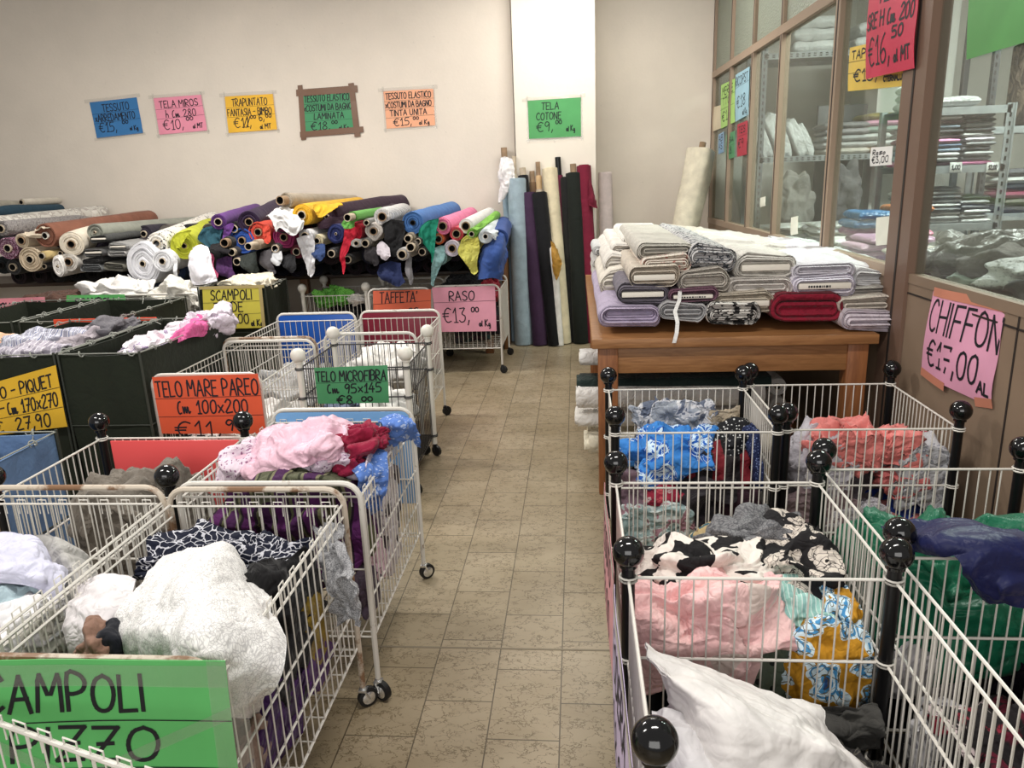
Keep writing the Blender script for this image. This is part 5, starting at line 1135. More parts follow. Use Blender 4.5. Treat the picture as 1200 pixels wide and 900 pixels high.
for i, (x0, y0, x1, y1, Y, col, lb) in enumerate([(703, 318, 742, 346, 3.9, (222, 214, 200), 'cream bolt end set back at the left edge of the pile'), (708, 300, 752, 322, 4.1, (226, 220, 210), 'cream bolt set back second layer at the left'),
        (716, 288, 760, 302, 4.3, (228, 222, 212), 'off-white bolt set back third layer at the left'), (730, 276, 790, 290, 4.5, (230, 226, 218), 'white bolt set back highest at the left')]):
    B(x0, y0, x1, y1, Y, 5.6 - Y, col, lb, sd=30 + i, layers=3)
for i, (x0, x1, Z0) in enumerate([(.1, .42, 0), (.43, .78, 0), (.79, 1.22, 0)]):
    for j in range(4):
        bolt('white folded bolt in the rear row of the table pile', ((x0 + x1) / 2, 4.98, .805 + .064 * j), (x1 - x0), .06, .62, F((208 - 4 * j, 204 - 3 * j, 194)), None, 3, 'rear row of white bolts on the table', sd=i + j)
# sheets lying on top of the pile
def tz(px, py, z): return AT(px, py, Z=z)
drape('fabric_piece', 'ivory sheet spread over the top left of the table pile', 'cloth', [[tz(735, 268, 1.08), tz(775, 264, 1.10), tz(822, 266, 1.1)], [tz(738, 276, 1.08), tz(790, 274, 1.11), tz(850, 277, 1.1)], [tz(748, 285, 1.06), tz(800, 284, 1.09), tz(864, 290, 1.08)]], pattern('lines', [(204, 198, 185), (190, 184, 170)], 40, key=9), amp=.012, freq=7, ang=1.4, nu=60, nv=60)
drape('fabric_piece', 'bright white sheet spread over the middle of the table pile', 'cloth', [[tz(820, 268, 1.07), tz(870, 272, 1.07), tz(900, 280, 1.06)], [tz(846, 280, 1.08), tz(890, 283, 1.08), tz(930, 288, 1.06)], [tz(862, 297, 1.055), tz(900, 298, 1.06), tz(934, 300, 1.045)], [tz(862, 303, 1.03), tz(900, 303, 1.04), tz(930, 305, 1.03)]], F((202, 198, 189)), amp=.012, freq=7, ang=1.4, nu=60, nv=60)
drape('fabric_piece', 'white cotton sheet with folded-over hem at the right of the table pile', 'cloth', [[tz(900, 276, 1.04), tz(945, 280, 1.05), tz(985, 290, 1.04), tz(1010, 300, 1.02)], [tz(918, 290, 1.05), tz(965, 292, 1.06), tz(1015, 300, 1.04), tz(1036, 308, 1.01)], [tz(928, 306, 1.03), tz(970, 304, 1.04), tz(1020, 310, 1.03), tz(1046, 313, 1.0)],
    [tz(932, 312, .99), tz(972, 310, 1.01), tz(1024, 326, .96), tz(1048, 326, .95)]], F((206, 204, 207)), amp=.010, freq=7, ang=1.4, nu=60, nv=60, thick=.006)
mb = MB(); pts = [AT(x, y, Y=Y_) for x, y, Y_ in [(797, 341, 3.43), (796, 352, 3.39), (791, 365, 3.36), (794, 378, 3.33), (793, 390, 3.31), (790, 402, 3.31)]]
for i in range(len(pts) - 1):
    a, b = pts[i], pts[i + 1]; wv = Vector((.0085, 0, 0)); mb.add([a - wv, a + wv, b + wv, b - wv, a - wv + Vector((0, .0012, 0)), a + wv + Vector((0, .0012, 0)), b + wv + Vector((0, .0012, 0)), b - wv + Vector((0, .0012, 0))], [(0, 1, 2, 3), (7, 6, 5, 4), (0, 3, 7, 4), (1, 5, 6, 2)])
tag(mb.build('ribbon', F((232, 230, 226))), 'narrow white ribbon dangling over the front edge of the table', 'ribbon')
# bolts and rolls stored under the table, ends poking out to the left
for i, (px, py, w_, h_, c, lb) in enumerate([(688, 418, .20, .07, (206, 204, 200), 'grey and white bolt poking out highest under the table'), (686, 447, .17, .06, (34, 52, 48), 'dark green bolt poking out second under the table'),
        (683, 487, .16, .07, (226, 222, 214), 'white bolt end low under the table left side'), (694, 516, .24, .10, (224, 214, 190), 'cream bolt lowest under the table left side')]):
    c0 = AT(px, py, Y=3.78 - .02 * i); bolt(lb, (c0.x - .03, c0.y, c0.z), w_, h_, .95, F(c), i in (0, 2), 4, 'bolts stored under the cutting table', yaw=-PI / 2, sd=i)
c0 = AT(683, 464, Y=3.7); roll('white roll with yellow core poking out under the table', (c0.x - .03, 3.7, c0.z), (c0.x + .9, 3.72, c0.z), .062, F((230, 226, 220)), core=.024, core_out=.0, core_mat=plain('yellow_core', (214, 160, 48), .6), group='bolts stored under the cutting table')
for i in range(5):
    for j in range(3):
        x = .26 + i * .2; z = .155 + .1 * j
        if j == 2 and i in (1, 3): continue
        col = [(222, 218, 212), (206, 204, 204), (40, 44, 66), (226, 222, 214), (210, 206, 200)][(i * 2 + j) % 5]
        roll('roll stored on the lower shelf under the table, end facing front', (x, 3.92 + .03 * j, z), (x, 5.3, z), .048, F(col), core=.018, core_out=.004, group='rolls on the lower shelf of the table', rings=3)
# ------------------------------------------------------------------ glazed partition
M_FR = plain('bronze_aluminium_frame', (150, 130, 112), .45, spec=.35); M_FRD = plain('brown_door_frame', (112, 88, 74), .45); M_PAN = plain('brown_panel', (134, 114, 96), .55, var=.06, vs=3); M_GAP = plain('dark_gasket', (40, 32, 28), .7)
M_GL = glassy('window_glass', (226, 232, 226), .05)
def pbox(Y0, Y1, z0, z1, th=.05, off=0):
    mb = MB(); P4 = []
    for Y in (Y0, Y1):
        for o_ in (-th / 2 + off, th / 2 + off): P4.append((PX(Y, o_), Y))
    vs = [(P4[0][0], P4[0][1], z0), (P4[1][0], P4[1][1], z0), (P4[3][0], P4[3][1], z0), (P4[2][0], P4[2][1], z0)]
    vs += [(v[0], v[1], z1) for v in vs[:4]]
    return mb.add(vs, [(3, 2, 1, 0), (4, 5, 6, 7), (0, 1, 5, 4), (1, 2, 6, 5), (2, 3, 7, 6), (3, 0, 4, 7)])
def PY(px, py): return ATP(px, py).y
ZS, ZR = 1.03, 2.315
F = lambda c: fabric(c, .8, .2, wk=.6)
YB, YF = 7.65, 1.2
posts = [PY(912, 200), PY(975, 200), PY(880, 200), PY(856, 200)]
yA, yC0, yC1 = PY(975, 200), PY(1061, 180), PY(1086, 180)
def prt(mb, name, m_): 
    o = mb.build(name, m_, smooth=False); o['kind'] = 'structure'; return o
prt(pbox(YF, YB, 0, ZS - .03, .045), 'wall_partition', M_PAN)
prt(pbox(yC1, YB, ZS - .03, ZS + .02, .06), 'trim_sill', M_FR); prt(pbox(YF, yC1, ZS - .03, ZS + .008, .052), 'trim_sill', M_PAN)
prt(pbox(yC0, YB, ZR, ZR + .055, .06), 'trim_rail', M_FR)
prt(pbox(YF, yC1, 2.75, 2.8, .06), 'trim_rail', M_FRD)
for i, y in enumerate([YB - .03, PY(855, 200), PY(880, 200), PY(912, 200), yA]):
    wd = .05 if i < 4 else .07
    prt(pbox(y - wd / 2, y + wd / 2, ZS, 3.2, .055), 'trim_mullion', M_FR)
    prt(pbox(y - .006, y + .006, ZS, 3.2, .059), 'trim_joint', M_GAP)
ym = (yC0 + yC1) / 2
prt(pbox(yC1 - .01, yC0 + .01, 0, 3.3, .075), 'trim_post', M_FRD)
prt(pbox(ym - .012, ym + .004, 0, 3.3, .08), 'trim_joint', M_GAP)
for y in (PY(1197, 420),): prt(pbox(y - .004, y + .004, 0, ZS - .03, .05), 'trim_joint', M_GAP)
prt(pbox(YF, yC1, ZS - .075, ZS - .068, .05), 'trim_joint', M_GAP)
frost = bpy.data.materials.new('frosted_pattern_glass'); frost.use_nodes = True; nt = frost.node_tree; p = nt.nodes['Principled BSDF']
p.inputs['Base Color'].default_value = srgb((176, 184, 168)); p.inputs['Transmission Weight'].default_value = .55; p.inputs['Roughness'].default_value = .45
cN = coords(nt, (1, 1, 1)); vN = N(nt, 'ShaderNodeTexVoronoi'); vN.inputs['Scale'].default_value = 70; nt.links.new(cN.outputs[0], vN.inputs['Vector']); bump(nt, p, vN.outputs[0], .8, .01)
edges = [YB, PY(855, 200), PY(880, 200), PY(912, 200), yA, yC0]
for i in range(5):
    o = prt(pbox(edges[i + 1], edges[i], ZS, ZR, .006), 'window_%d' % (i + 1), M_GL)
    o = prt(pbox(edges[i + 1], edges[i], ZR + .05, 3.2, .008), 'window_%d' % (i + 7), frost if i < 4 else M_GL)
prt(pbox(YF, yC1, ZS, 3.2, .006), 'window_6', M_GL)
# signs on the glass
GSG = 'price signs on the glass partition'
def gs(label, cs, col, items, rules=(), off=-.012, **k):
    k.setdefault('lw', .008)
    return sign('price_sign', label, [ATP(*q, off) for q in cs], paper(col), items, rules, group=GSG, **k)
gs('green paper sign upper left on the glass partition', [(845, 100), (861, 92), (861, 143), (845, 151)], (164, 210, 110), [('MERLE', .14, .74, .18, 74), ('TTO', .2, .50, .16, 50), ('€10', .14, .14, .22, 60)], [(0, .68, 1, .7), (0, .42, 1, .44)])
gs('light blue paper sign upper left on the glass partition', [(862, 88), (878, 78), (877, 134), (862, 143)], (146, 188, 206), [('RICOPST', .04, .74, .18, 88), ('€18', .18, .26, .24, 60), ('al Kg', .6, .06, .12, 30)], [(0, .70, 1, .72)])
gs('cream paper sheet at the left end of the glass partition', [(831, 127), (845, 123), (845, 150), (832, 156)], (214, 202, 172), [])
gs('small blue paper sign below the cream sheet', [(842, 158), (848, 154), (848, 178), (842, 181)], (132, 170, 206), [('AB', .2, .6, .3, 60), ('AS', .2, .2, .3, 60)])
gs('dark green paper sign below the light green one', [(851, 158), (861, 153), (861, 184), (851, 188)], (74, 146, 98), [('ABA', .14, .62, .2, 70), ('€8', .2, .2, .26, 50)], [(0, .5, 1, .52)])
gs('red paper sign below the light blue one', [(864, 146), (876, 141), (875, 181), (864, 184)], (178, 38, 62), [('TES', .2, .7, .2, 60), ('€9', .2, .26, .26, 50)], [(0, .6, 1, .62)])
gs('big crimson TENDA price sign hanging on the glass', [(1020, -30), (1079, -60), (1070, 80), (1015, 93)], (206, 38, 74), [('TENDA', .28, .68, .15, 60), ('SRE H cm 200', .04, .46, .14, 90), ('€16,', .1, .12, .26, 46), ('50', .60, .32, .10, 18), ('al MT', .64, .10, .12, 28)], lw=.010, wave=.006, off=-.055)
gs('yellow TAPPETO price sign behind the crimson one', [(996, 56), (1068, 40), (1068, 100), (994, 107)], (226, 190, 74), [('TAPPETO', .06, .72, .18, 62), ('€13,', .12, .2, .26, 40), ('CTERNALUO', .62, .14, .1, 30)], [(0, .66, 1, .66), (0, .4, 1, .42)], off=-.02)
gs('green blank price sign hanging at the top right of the glass', [(1138, -40), (1260, -70), (1250, 35), (1133, 70)], (86, 158, 84), [], lw=.01)
gs('small white Raso card on the glass', [(1021, 173), (1046, 171), (1045, 193), (1020, 195)], (228, 226, 222), [('Raso', .14, .6, .24, 56), ('€3,00', .14, .16, .34, 72)], lw=.005)
for i, (a, b) in enumerate([((1027, 255), (1046, 286)), ((927, 255), (935, 274)), ((891, 232), (897, 241))]):
    gs(['white paper strip low on the glass beside the post', 'white paper strip low on the middle glass pane', 'tiny white tag on the left glass pane'][i], [(a[0], a[1]), (b[0], a[1] - 2), (b[0], b[1]), (a[0], b[1] + 2)], (220, 220, 206), [])
sign('price_sign', 'pink CHIFFON price sign taped on the brown panel', [ATP(1093, 341, -.028), ATP(1176, 364, -.028), ATP(1160, 478, -.03), ATP(1080, 437, -.03)], paper((226, 156, 186)),
     [('CHIFFON', .05, .56, .36, 94), ('€17,00', .1, .16, .30, 70), ('AL', .82, .1, .12, 14)], [], lw=.0105, group=GSG, wave=.006, tape=[(.02, 1.0, 1.0, 1.03, .10), (0, .03, .4, -.02, .1), (.8, -.02, 1.02, .05, .1)], tape_mat=plain('peach_tape', (196, 128, 104), .5))
# ------------------------------------------------------------------ things in the room behind the glass
M_GM = plain('grey_metal_shelf', (150, 154, 156), .45, 0, .1); M_PERF = plain('perforated_metal', (120, 124, 128), .5)
def shelf_unit(name, label, x0, x1, y0, y1, zs, ztop, holes=True, post=M_GM, board=M_GM):
    t = thing(name, label, 'shelf', ((x0 + x1) / 2, (y0 + y1) / 2, 0)); hx, hy = (x1 - x0) / 2, (y1 - y0) / 2
    for sx in (-1, 1):
        for sy in (-1, 1):
            x, y = sx * hx, sy * hy; mb = MB(); mb.box((x - .022, y - .003, 0), (x + .022, y + .003, ztop)); mb.box((x - .003 + sx * .02, y - .02, 0), (x + .003 + sx * .02, y + .02, ztop))
            if sy < 0:
                for k in range(int(ztop / .05)): mb.box((x - .006, y - .0042, .03 + k * .05), (x + .006, y - .0028, .055 + k * .05), 1)
            mb.build('post', [post, M_HOLE], t, smooth=False)
    for z in zs:
        mb = MB(); mb.box((-hx, -hy, z - .004), (hx, hy, z)); mb.box((-hx, -hy - .003, z - .045), (hx, -hy, z)); mb.box((-hx, hy, z - .04), (hx, hy + .003, z))
        if holes:
            k = int(2 * hx / .045)
            for i in range(k):
                for zz in (.014, .03): mb.box((-hx + (i + .3) * .045, -hy - .0042, z - zz - .005), (-hx + (i + .75) * .045, -hy - .0028, z - zz + .004), 1)
        mb.build('shelf_board', [board, M_HOLE], t, smooth=False)
    return t
shelf_unit('metal_shelf', 'tall perforated metal shelf behind the glass at the back wall', 1.5, 2.72, 6.55, 7.1, [.5, 1.0, 1.575, 2.36], 3.0, post=M_PERF)
shelf_unit('metal_shelf', 'grey metal shelf of wrapped packets behind the right glass', 2.02, 2.6, 5.0, 5.4, [.4, .8, 1.11, 1.46, 1.80], 1.81, holes=False)
shelf_unit('metal_shelf', 'dark metal shelf at the far right behind the glass', 2.78, 3.7, 5.6, 6.0, [.5, 1.12, 1.7, 2.3], 3.0, holes=False, post=plain('dark_metal', (70, 70, 72), .5))
t = thing('counter', 'pale counter behind the glass carrying folded fabrics', 'counter', (1.95, 4.5, 0))
MB().bbox((-.48, -1.0, .90), (.05, 1.7, .94)).build('counter_top', plain('pale_laminate', (196, 192, 186), .4), t); MB().bbox((-.42, -.95, 0), (.02, 1.6, .90)).build('counter_body', M_PAN, t)
def pack(label, c, sx, sy, sz, mat, sd, group, name='fabric_packet', rz=0):
    mb = MB(); n = 10; rows = []
    prof = [(-1, .0), (-.98, .7), (-.8, .95), (-.4, 1), (0, 1), (.4, 1), (.8, .95), (.98, .7), (1, 0)]
    nx, ny = 15, 11; V = []
    for side in (1, -1):
        for j in range(ny):
            for i in range(nx):
                u = math.sin(PI / 2 * (-1 + 2 * i / (nx - 1))); v = math.sin(PI / 2 * (-1 + 2 * j / (ny - 1)))
                h = (1 - abs(u) ** 12) ** .5 * (1 - abs(v) ** 12) ** .5
                wv = 1 + .22 * noise.noise((u * 2 + sd, v * 2, side * 3))
                V.append((u * sx / 2 * (1 + .03 * noise.noise((v * 3, sd, 1))), v * sy / 2, side * h * sz / 2 * wv))
    A = np.array(V[:nx * ny]).reshape(ny, nx, 3); B_ = np.array(V[nx * ny:]).reshape(ny, nx, 3)
    va, fa = grid_mesh(A); vb, fb = grid_mesh(B_); k = len(va)
    mb.add(va + vb, [tuple(reversed(q)) for q in fa] + [tuple(x + k for x in q) for q in fb])
    o = mb.build(name, mat, sharp=0); o.location = c; o.rotation_euler[2] = rz
    return tag(o, label, 'packet', group)
def pmat(c): return satin(c, .3)
ORD = ['lowest', 'second', 'third', 'fourth', 'fifth', 'sixth', 'seventh', 'eighth', 'ninth', 'tenth', 'eleventh', 'twelfth']
def stack(x, y, z, cols, sx, sy, sz, where, cname, group, jitter=.01, **k):
    rnd = random.Random(int(x * 977 + z * 31))
    for i, c in enumerate(cols):
        pack('%s packet, %s from bottom of %s' % (cname(c), ORD[i], where), (x + rnd.uniform(-jitter, jitter), y + rnd.uniform(-jitter, jitter), z + sz * (i + .5)), sx * rnd.uniform(.94, 1.02), sy, sz * 1.02, pmat(c), rnd.uniform(0, 50), group, rz=rnd.uniform(-.06, .06))
def cn(c):
    r, g, b = c
    if max(c) - min(c) < 22: return 'white' if min(c) > 200 else ('grey' if min(c) > 90 else 'dark grey')
    if r > 180 and b > 130 and g < 170: return 'pink'
    if b >= r and b >= g: return 'blue-grey' if r > 100 else 'blue'
    if r > g and b > g: return 'purple'
    if g >= r and g > b: return 'green'
    if r > 190 and g > 100: return 'orange'
    return 'brown-red'
G0, G1, G2 = (150, 150, 152), (112, 112, 116), (196, 196, 196)
stack(2.10, 5.17, 1.46, [(198, 96, 150), (150, 170, 190), (104, 120, 150), G1, (130, 60, 90), G0, G1], .13, .3, .034, 'left stack on the grey metal shelf', cn, 'packets on the grey metal shelf')
stack(2.26, 5.17, 1.46, [(110, 50, 70), G0, G2, (130, 150, 176), (90, 110, 140), (206, 130, 172), G1, (66, 66, 70), (150, 168, 190), (96, 60, 70), (214, 214, 214)], .17, .3, .027, 'middle stack on the grey metal shelf', cn, 'packets on the grey metal shelf')
stack(2.45, 5.17, 1.46, [(222, 120, 170), G1, G0, (84, 84, 90), G1, (206, 196, 210), G2, (90, 90, 94), G0, (70, 70, 74), G1], .18, .3, .0275, 'right stack on the grey metal shelf', cn, 'packets on the grey metal shelf')
stack(2.12, 5.17, 1.80, [(226, 226, 226), (222, 222, 224), (228, 228, 228)], .16, .28, .05, 'white stack on top of the grey metal shelf', cn, 'packets on the grey metal shelf')
pack('clear wrapped grey packet on top right of the grey metal shelf', (2.32, 5.17, 1.835), .25, .26, .06, pmat((150, 150, 150)), 3, 'packets on the grey metal shelf')
stack(2.13, 5.17, 1.11, [G1, (120, 170, 160), G2, G0, (150, 120, 90), G1, G2], .15, .3, .028, 'left stack on the lower grey shelf', cn, 'packets on the lower grey shelf')
stack(2.30, 5.17, 1.11, [G2, G0, (206, 206, 206), G1, G2, G0, (96, 96, 98), G2, G1], .19, .3, .025, 'middle stack on the lower grey shelf', cn, 'packets on the lower grey shelf')
stack(2.48, 5.17, 1.11, [G2, G1, (206, 206, 206), G1, G0, G1], .17, .3, .028, 'right stack on the lower grey shelf', cn, 'packets on the lower grey shelf')
for i, px in enumerate((1088, 1120, 1163)):
    c = AT(px, 196, Y=4.99); sign('price_tag', ['small white price tag under the left packets on the grey shelf', 'small white price tag under the middle packets on the grey shelf', 'small white price tag under the right packets on the grey shelf'][i],
        [c + Vector((-.035, 0, .03)), c + Vector((.035, 0, .03)), c + Vector((.035, 0, -.03)), c + Vector((-.035, 0, -.03))], paper((226, 226, 224)), [(('€9', '1,00', '12,00')[i], .15, .3, .4, 70)], lw=.006)
YS = 6.78
for i, (px, py, c, s) in enumerate([(886, 150, (226, 226, 226), (.10, .3, .42)), (908, 158, (222, 222, 222), (.12, .3, .38)), (930, 160, (230, 230, 230), (.09, .3, .32)), (940, 162, (226, 226, 226), (.06, .3, .28))]):
    a = AT(px, py, Y=YS); o = pack(['leftmost white pillow packet on the tall shelf', 'second white pillow packet leaning on the tall shelf', 'third white packet leaning on the tall shelf', 'fourth thin white packet leaning on the tall shelf'][i], (a.x, YS, 1.575 + s[2] * .44), *s, pmat(c), i * 3, 'white packets leaning on the tall shelf'); o.rotation_euler[1] = -.45
stack(2.18, YS, 1.575, [(206, 196, 186), (190, 186, 186), (172, 170, 172), (160, 154, 158), (140, 136, 138)], .36, .36, .05, 'grey stack on the tall shelf', cn, 'packets on the tall metal shelf', .02)
stack(2.50, YS, 1.575, [(170, 140, 110), (210, 210, 208), (200, 204, 200), (150, 170, 160), (228, 160, 190), (156, 140, 70)], .34, .36, .052, 'coloured stack on the tall shelf', cn, 'packets on the tall metal shelf', .02)
stack(1.9, YS, 2.36, [(216, 216, 216), (206, 206, 206), (210, 210, 210)], .4, .36, .09, 'white stack on the top of the tall shelf', cn, 'packets on the tall metal shelf', .03)
stack(2.4, YS, 2.36, [(206, 206, 206), (196, 196, 196)], .4, .36, .1, 'pale stack on the right of the top shelf', cn, 'packets on the tall metal shelf', .03)
tag(MB().bbox((2.13, 7.2, 1.0), (2.55, 7.24, 2.0), .004).build('mirror_panel', plain('dark_grey_board', (84, 84, 86), .4)), 'dark grey board leaning behind the tall metal shelf', 'board')
lump('wrapped_cloth', 'large grey-white wrapped bundle standing behind the middle glass', 'bundle', (1.72, 6.3, 1.18), (.14, .14, .26), F((132, 128, 124)), ang=1.4, fold=.2, freq=9)
lump('wrapped_cloth', 'grey bundle on the counter behind the middle glass pane', 'bundle', (2.06, 6.2, 1.22), (.12, .1, .28), F((100, 96, 98)), ang=1.4, fold=.2, freq=7)
# fabrics on the counter
CK = 'folded fabrics on the counter behind the glass'
for i, (x, y, cols, sx) in enumerate([(1.62, 5.85, [(196, 194, 188), (206, 202, 190), (186, 180, 170), (200, 198, 196)], .28), (1.72, 5.35, [(196, 196, 190), (184, 176, 166), (206, 200, 188), (176, 176, 180), (198, 198, 196)], .3), (1.8, 5.72, [(176, 176, 180), (168, 166, 160), (190, 188, 186), (150, 146, 150)], .36),
        (1.64, 4.2, [(150, 170, 160), (200, 204, 200), (216, 170, 196), (220, 176, 200), (200, 150, 186)], .34), (1.66, 3.8, [(206, 170, 190), (196, 120, 168), (90, 40, 90), (226, 216, 200)], .3), (1.87, 3.85, [(206, 206, 200), (134, 160, 148), (190, 200, 192)], .2), (1.87, 4.2, [(120, 150, 140), (170, 190, 180), (214, 214, 208)], .2)]):
    stack(x, y, .94, cols, sx, .34, .036, ['far left stack on the counter', 'long white stack on the counter', 'grey stack at the back of the counter', 'pink stack on the counter', 'magenta stack on the counter', 'pale stack near the post on the counter', 'green-grey stack near the post on the counter'][i], cn, CK, .03)
stack(1.88, 4.62, .94, [(224, 224, 220), (230, 110, 60), (222, 90, 60), (222, 130, 160), (196, 120, 70), (214, 210, 206), (190, 110, 60)], .19, .3, .045, 'orange stack on the counter', cn, CK, .02)
stack(1.68, 4.64, .94, [(90, 90, 96), (214, 206, 206), (150, 40, 110), (140, 36, 110), (60, 120, 176), (54, 116, 172)], .19, .3, .048, 'blue and magenta stack on the counter', cn, CK, .02)
stack(1.68, 4.99, .94, [(196, 110, 50), (214, 206, 110), (226, 226, 220)], .24, .3, .035, 'yellow stack on the counter', cn, CK, .02)
# bench of folded cloth inside the right pane
tag(MB().bbox((1.47, 1.4, .90), (2.7, 3.4, .985)).build('work_bench', plain('grey_laminate', (150, 146, 140), .5)), 'grey bench top behind the right glass pane', 'bench')
for i, (px, py, Y, r, m_, lb) in enumerate([(1160, 268, 3.5, (.30, .22, .10), pmat((130, 124, 122)), 'clear-wrapped grey clothes heap behind the right glass'), (1120, 315, 3.0, (.30, .2, .07), pattern('dots', [(214, 212, 214), (170, 168, 174)], 60, key=3), 'grey-white dotted fabric behind the right glass'), (1175, 338, 2.75, (.26, .16, .06), F((52, 52, 58)), 'charcoal cloth lying behind the right glass sill'),
        (1110, 285, 3.6, (.26, .2, .05), F((190, 188, 184)), 'pale folded sheets behind the right glass'), (1185, 290, 3.2, (.3, .22, .08), F((110, 100, 98)), 'brown-grey cloth pile at the right behind the glass'), (1095, 303, 3.2, (.2, .16, .04), F((176, 190, 184)), 'pale green folded sheets beside the post behind the glass')]):
    c = AT(px, py, Y=Y); lump('cloth_piece', lb, 'cloth', (max(c.x, 1.47 + r[0] * 1.25), Y, .985 + r[2]), r, m_, ang=.3, fold=.3, freq=9, crisp=.6)
tag(MB().bbox((2.75, 3.2, 0), (3.6, 5.0, .9)).build('low_cabinet', plain('grey_cabinet', (140, 136, 132), .5)), 'grey low cabinet deep behind the right glass', 'cabinet')
prt(MB().box((2.55, 7.0, 0), (3.15, 7.65, 3.6)), 'pillar_back_room', plain('white_paint', (226, 224, 220), .8))
tag(MB().bbox((3.02, 5.62, 1.705), (3.6, 5.9, 2.24), .02).build('storage_box', pattern('blotch', [(92, 78, 70), (120, 104, 92), (70, 60, 56)], 7, key=11)), 'brown patterned box high on the dark shelf behind the glass', 'box')
for i in range(6): pack('%s folded cloth from the bottom on the dark shelf' % ORD[i], (3.2 + .02 * (i % 2), 5.8, 1.12 + .05 * (i + .5)), .5, .32, .05, F([(60, 56, 60), (110, 104, 100), (140, 60, 84), (46, 46, 50), (190, 190, 190), (90, 90, 96)][i]), i, 'folded cloths on the dark shelf', name='folded_cloth')
# ------------------------------------------------------------------ right side: wire cages with black ball posts
F = lambda c: fabric(c, .85, .2, wk=.9)
KG = 'wire cages with black ball posts'
XA0, XA1, XB0, XB1 = .088, .705, .705, 1.318
def KC(x0, x1, y0, y1): return (x0 + .022, x1 - .022, y0 + .022, y1 - .022, .125, 1)
cages = [('nearest wire cage of the inner row, holding the white satin sheet', XA0, XA1, .94, 1.566), ('wire cage with pink, zebra and mustard floral cloths', XA0, XA1, 1.53, 2.115), ('rear wire cage of the inner row in front of the table', XA0 + .02, XA1, 2.53, 3.13),
         ('rear wire cage by the brown partition with coral cloth', XB0, XB1, 2.55, 3.17), ('wire cage by the partition with navy and green satin', XB0 + .01, XB1, 1.63, 2.215), ('near wire cage by the partition with floral and maroon prints', XB0 + .01, XB1, .95, 1.666)]
for i, (lb, x0, x1, y0, y1) in enumerate(cages): ball_cage(lb, x0, x1, y0, y1, .66, group=KG, posts='f' if i in (0, 5) else 'fb', sides='flr' if i in (0, 5) else 'fblr')
KA, KB, KCC, K2C, K2D, K2E = [KC(*c[1:]) for c in cages]
# side price signs along the aisle
def cs(label, y0, y1, z0, z1, col, items, x=.072, **k):
    return sign('price_sign', label, [(x, y1, z1), (x, y0, z1), (x, y0, z0), (x, y1, z0)], paper(col), items, [], lw=.01, group='price signs on the right cages', **k)
cs('long pink price sign on the aisle side of the zebra-cloth cage', 1.56, 2.09, .28, .60, (226, 156, 164), [('TESSUTO', .14, .62, .22, 60), ('€8,00', .2, .16, .3, 54)], tape=[(-.02, .98, 1.02, .98, .08)], tape_mat=plain('silver_tape', (190, 186, 180), .3))
cs('long lilac price sign on the aisle side of the nearest cage', .97, 1.51, .24, .60, (200, 184, 216), [('FODERA', .14, .62, .22, 60), ('€8,00', .2, .16, .3, 54)], tape=[(-.02, .98, 1.02, .98, .08)], tape_mat=plain('silver_tape', (190, 186, 180), .3))
L_ = lambda *a, **k: lump('cloth_piece', *a, **k)
def at(px, py, z): return tuple(AT(px, py, Z=z))
# rear inner cage
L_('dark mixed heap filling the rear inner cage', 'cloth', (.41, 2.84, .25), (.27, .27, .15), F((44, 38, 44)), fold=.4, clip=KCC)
L_('grey-white marbled cloth at the rear of the rear inner cage', 'cloth', at(788, 484, .46), (.18, .13, .1), pattern('blotch', [(160, 166, 176), (214, 214, 218), (110, 118, 136)], 14, key=20), ang=.4, fold=.6, freq=13, crisp=.6, clip=KCC)
L_('beige cloth at the right rear of the rear inner cage', 'cloth', at(862, 486, .46), (.12, .12, .06), F((186, 170, 146)), fold=.6, freq=12, clip=KCC)
BLF = pattern('petal', [(60, 130, 206), (196, 220, 238), (36, 90, 176), (28, 60, 130), (210, 228, 240)], 12, key=1)
L_('bright blue floral satin cloth in the rear inner cage', 'cloth', at(782, 530, .42), (.19, .16, .12), BLF, ang=.5, fold=.5, freq=9, crisp=.5, clip=KCC, q=1.4)
L_('black polka-dot cloth at the right of the blue floral one', 'cloth', at(868, 522, .42), (.14, .14, .10), pattern('dots', [(22, 22, 26), (206, 206, 206)], 70), ang=.2, fold=.4, freq=10, clip=KCC)
L_('dark red and black folded cloth in front of the polka-dot one', 'cloth', at(838, 552, .36), (.14, .10, .10), pattern('stripe', [(110, 26, 36), (30, 26, 28), (36, 30, 32)], 3, key=12), ang=.9, fold=.3, freq=8, clip=KCC)
L_('navy speckled cloth at the right wall of the rear inner cage', 'cloth', at(892, 545, .38), (.06, .12, .14), pattern('dots', [(28, 38, 74), (120, 136, 180)], 110, key=4), fold=.3, clip=KCC)
L_('mauve cloth at the lower left of the rear inner cage', 'cloth', at(745, 575, .30), (.1, .09, .1), F((118, 92, 104)), fold=.5, clip=KCC)
L_('crimson floral cloth low in the rear inner cage', 'cloth', at(775, 590, .26), (.12, .08, .08), pattern('floral', [(150, 40, 62), (206, 90, 100), (214, 190, 190), (90, 30, 50), (150, 40, 62)], 30, key=3), fold=.5, clip=KCC)
L_('pale aqua print cloth at the lower front of the rear inner cage', 'cloth', at(765, 615, .21), (.17, .07, .09), pattern('blotch', [(150, 172, 172), (196, 206, 204), (170, 130, 140)], 16, key=21), fold=.6, freq=13, clip=KCC)
L_('dark maroon cloth at the front right of the rear inner cage', 'cloth', at(860, 595, .24), (.14, .07, .1), F((60, 34, 46)), fold=.5, clip=KCC)
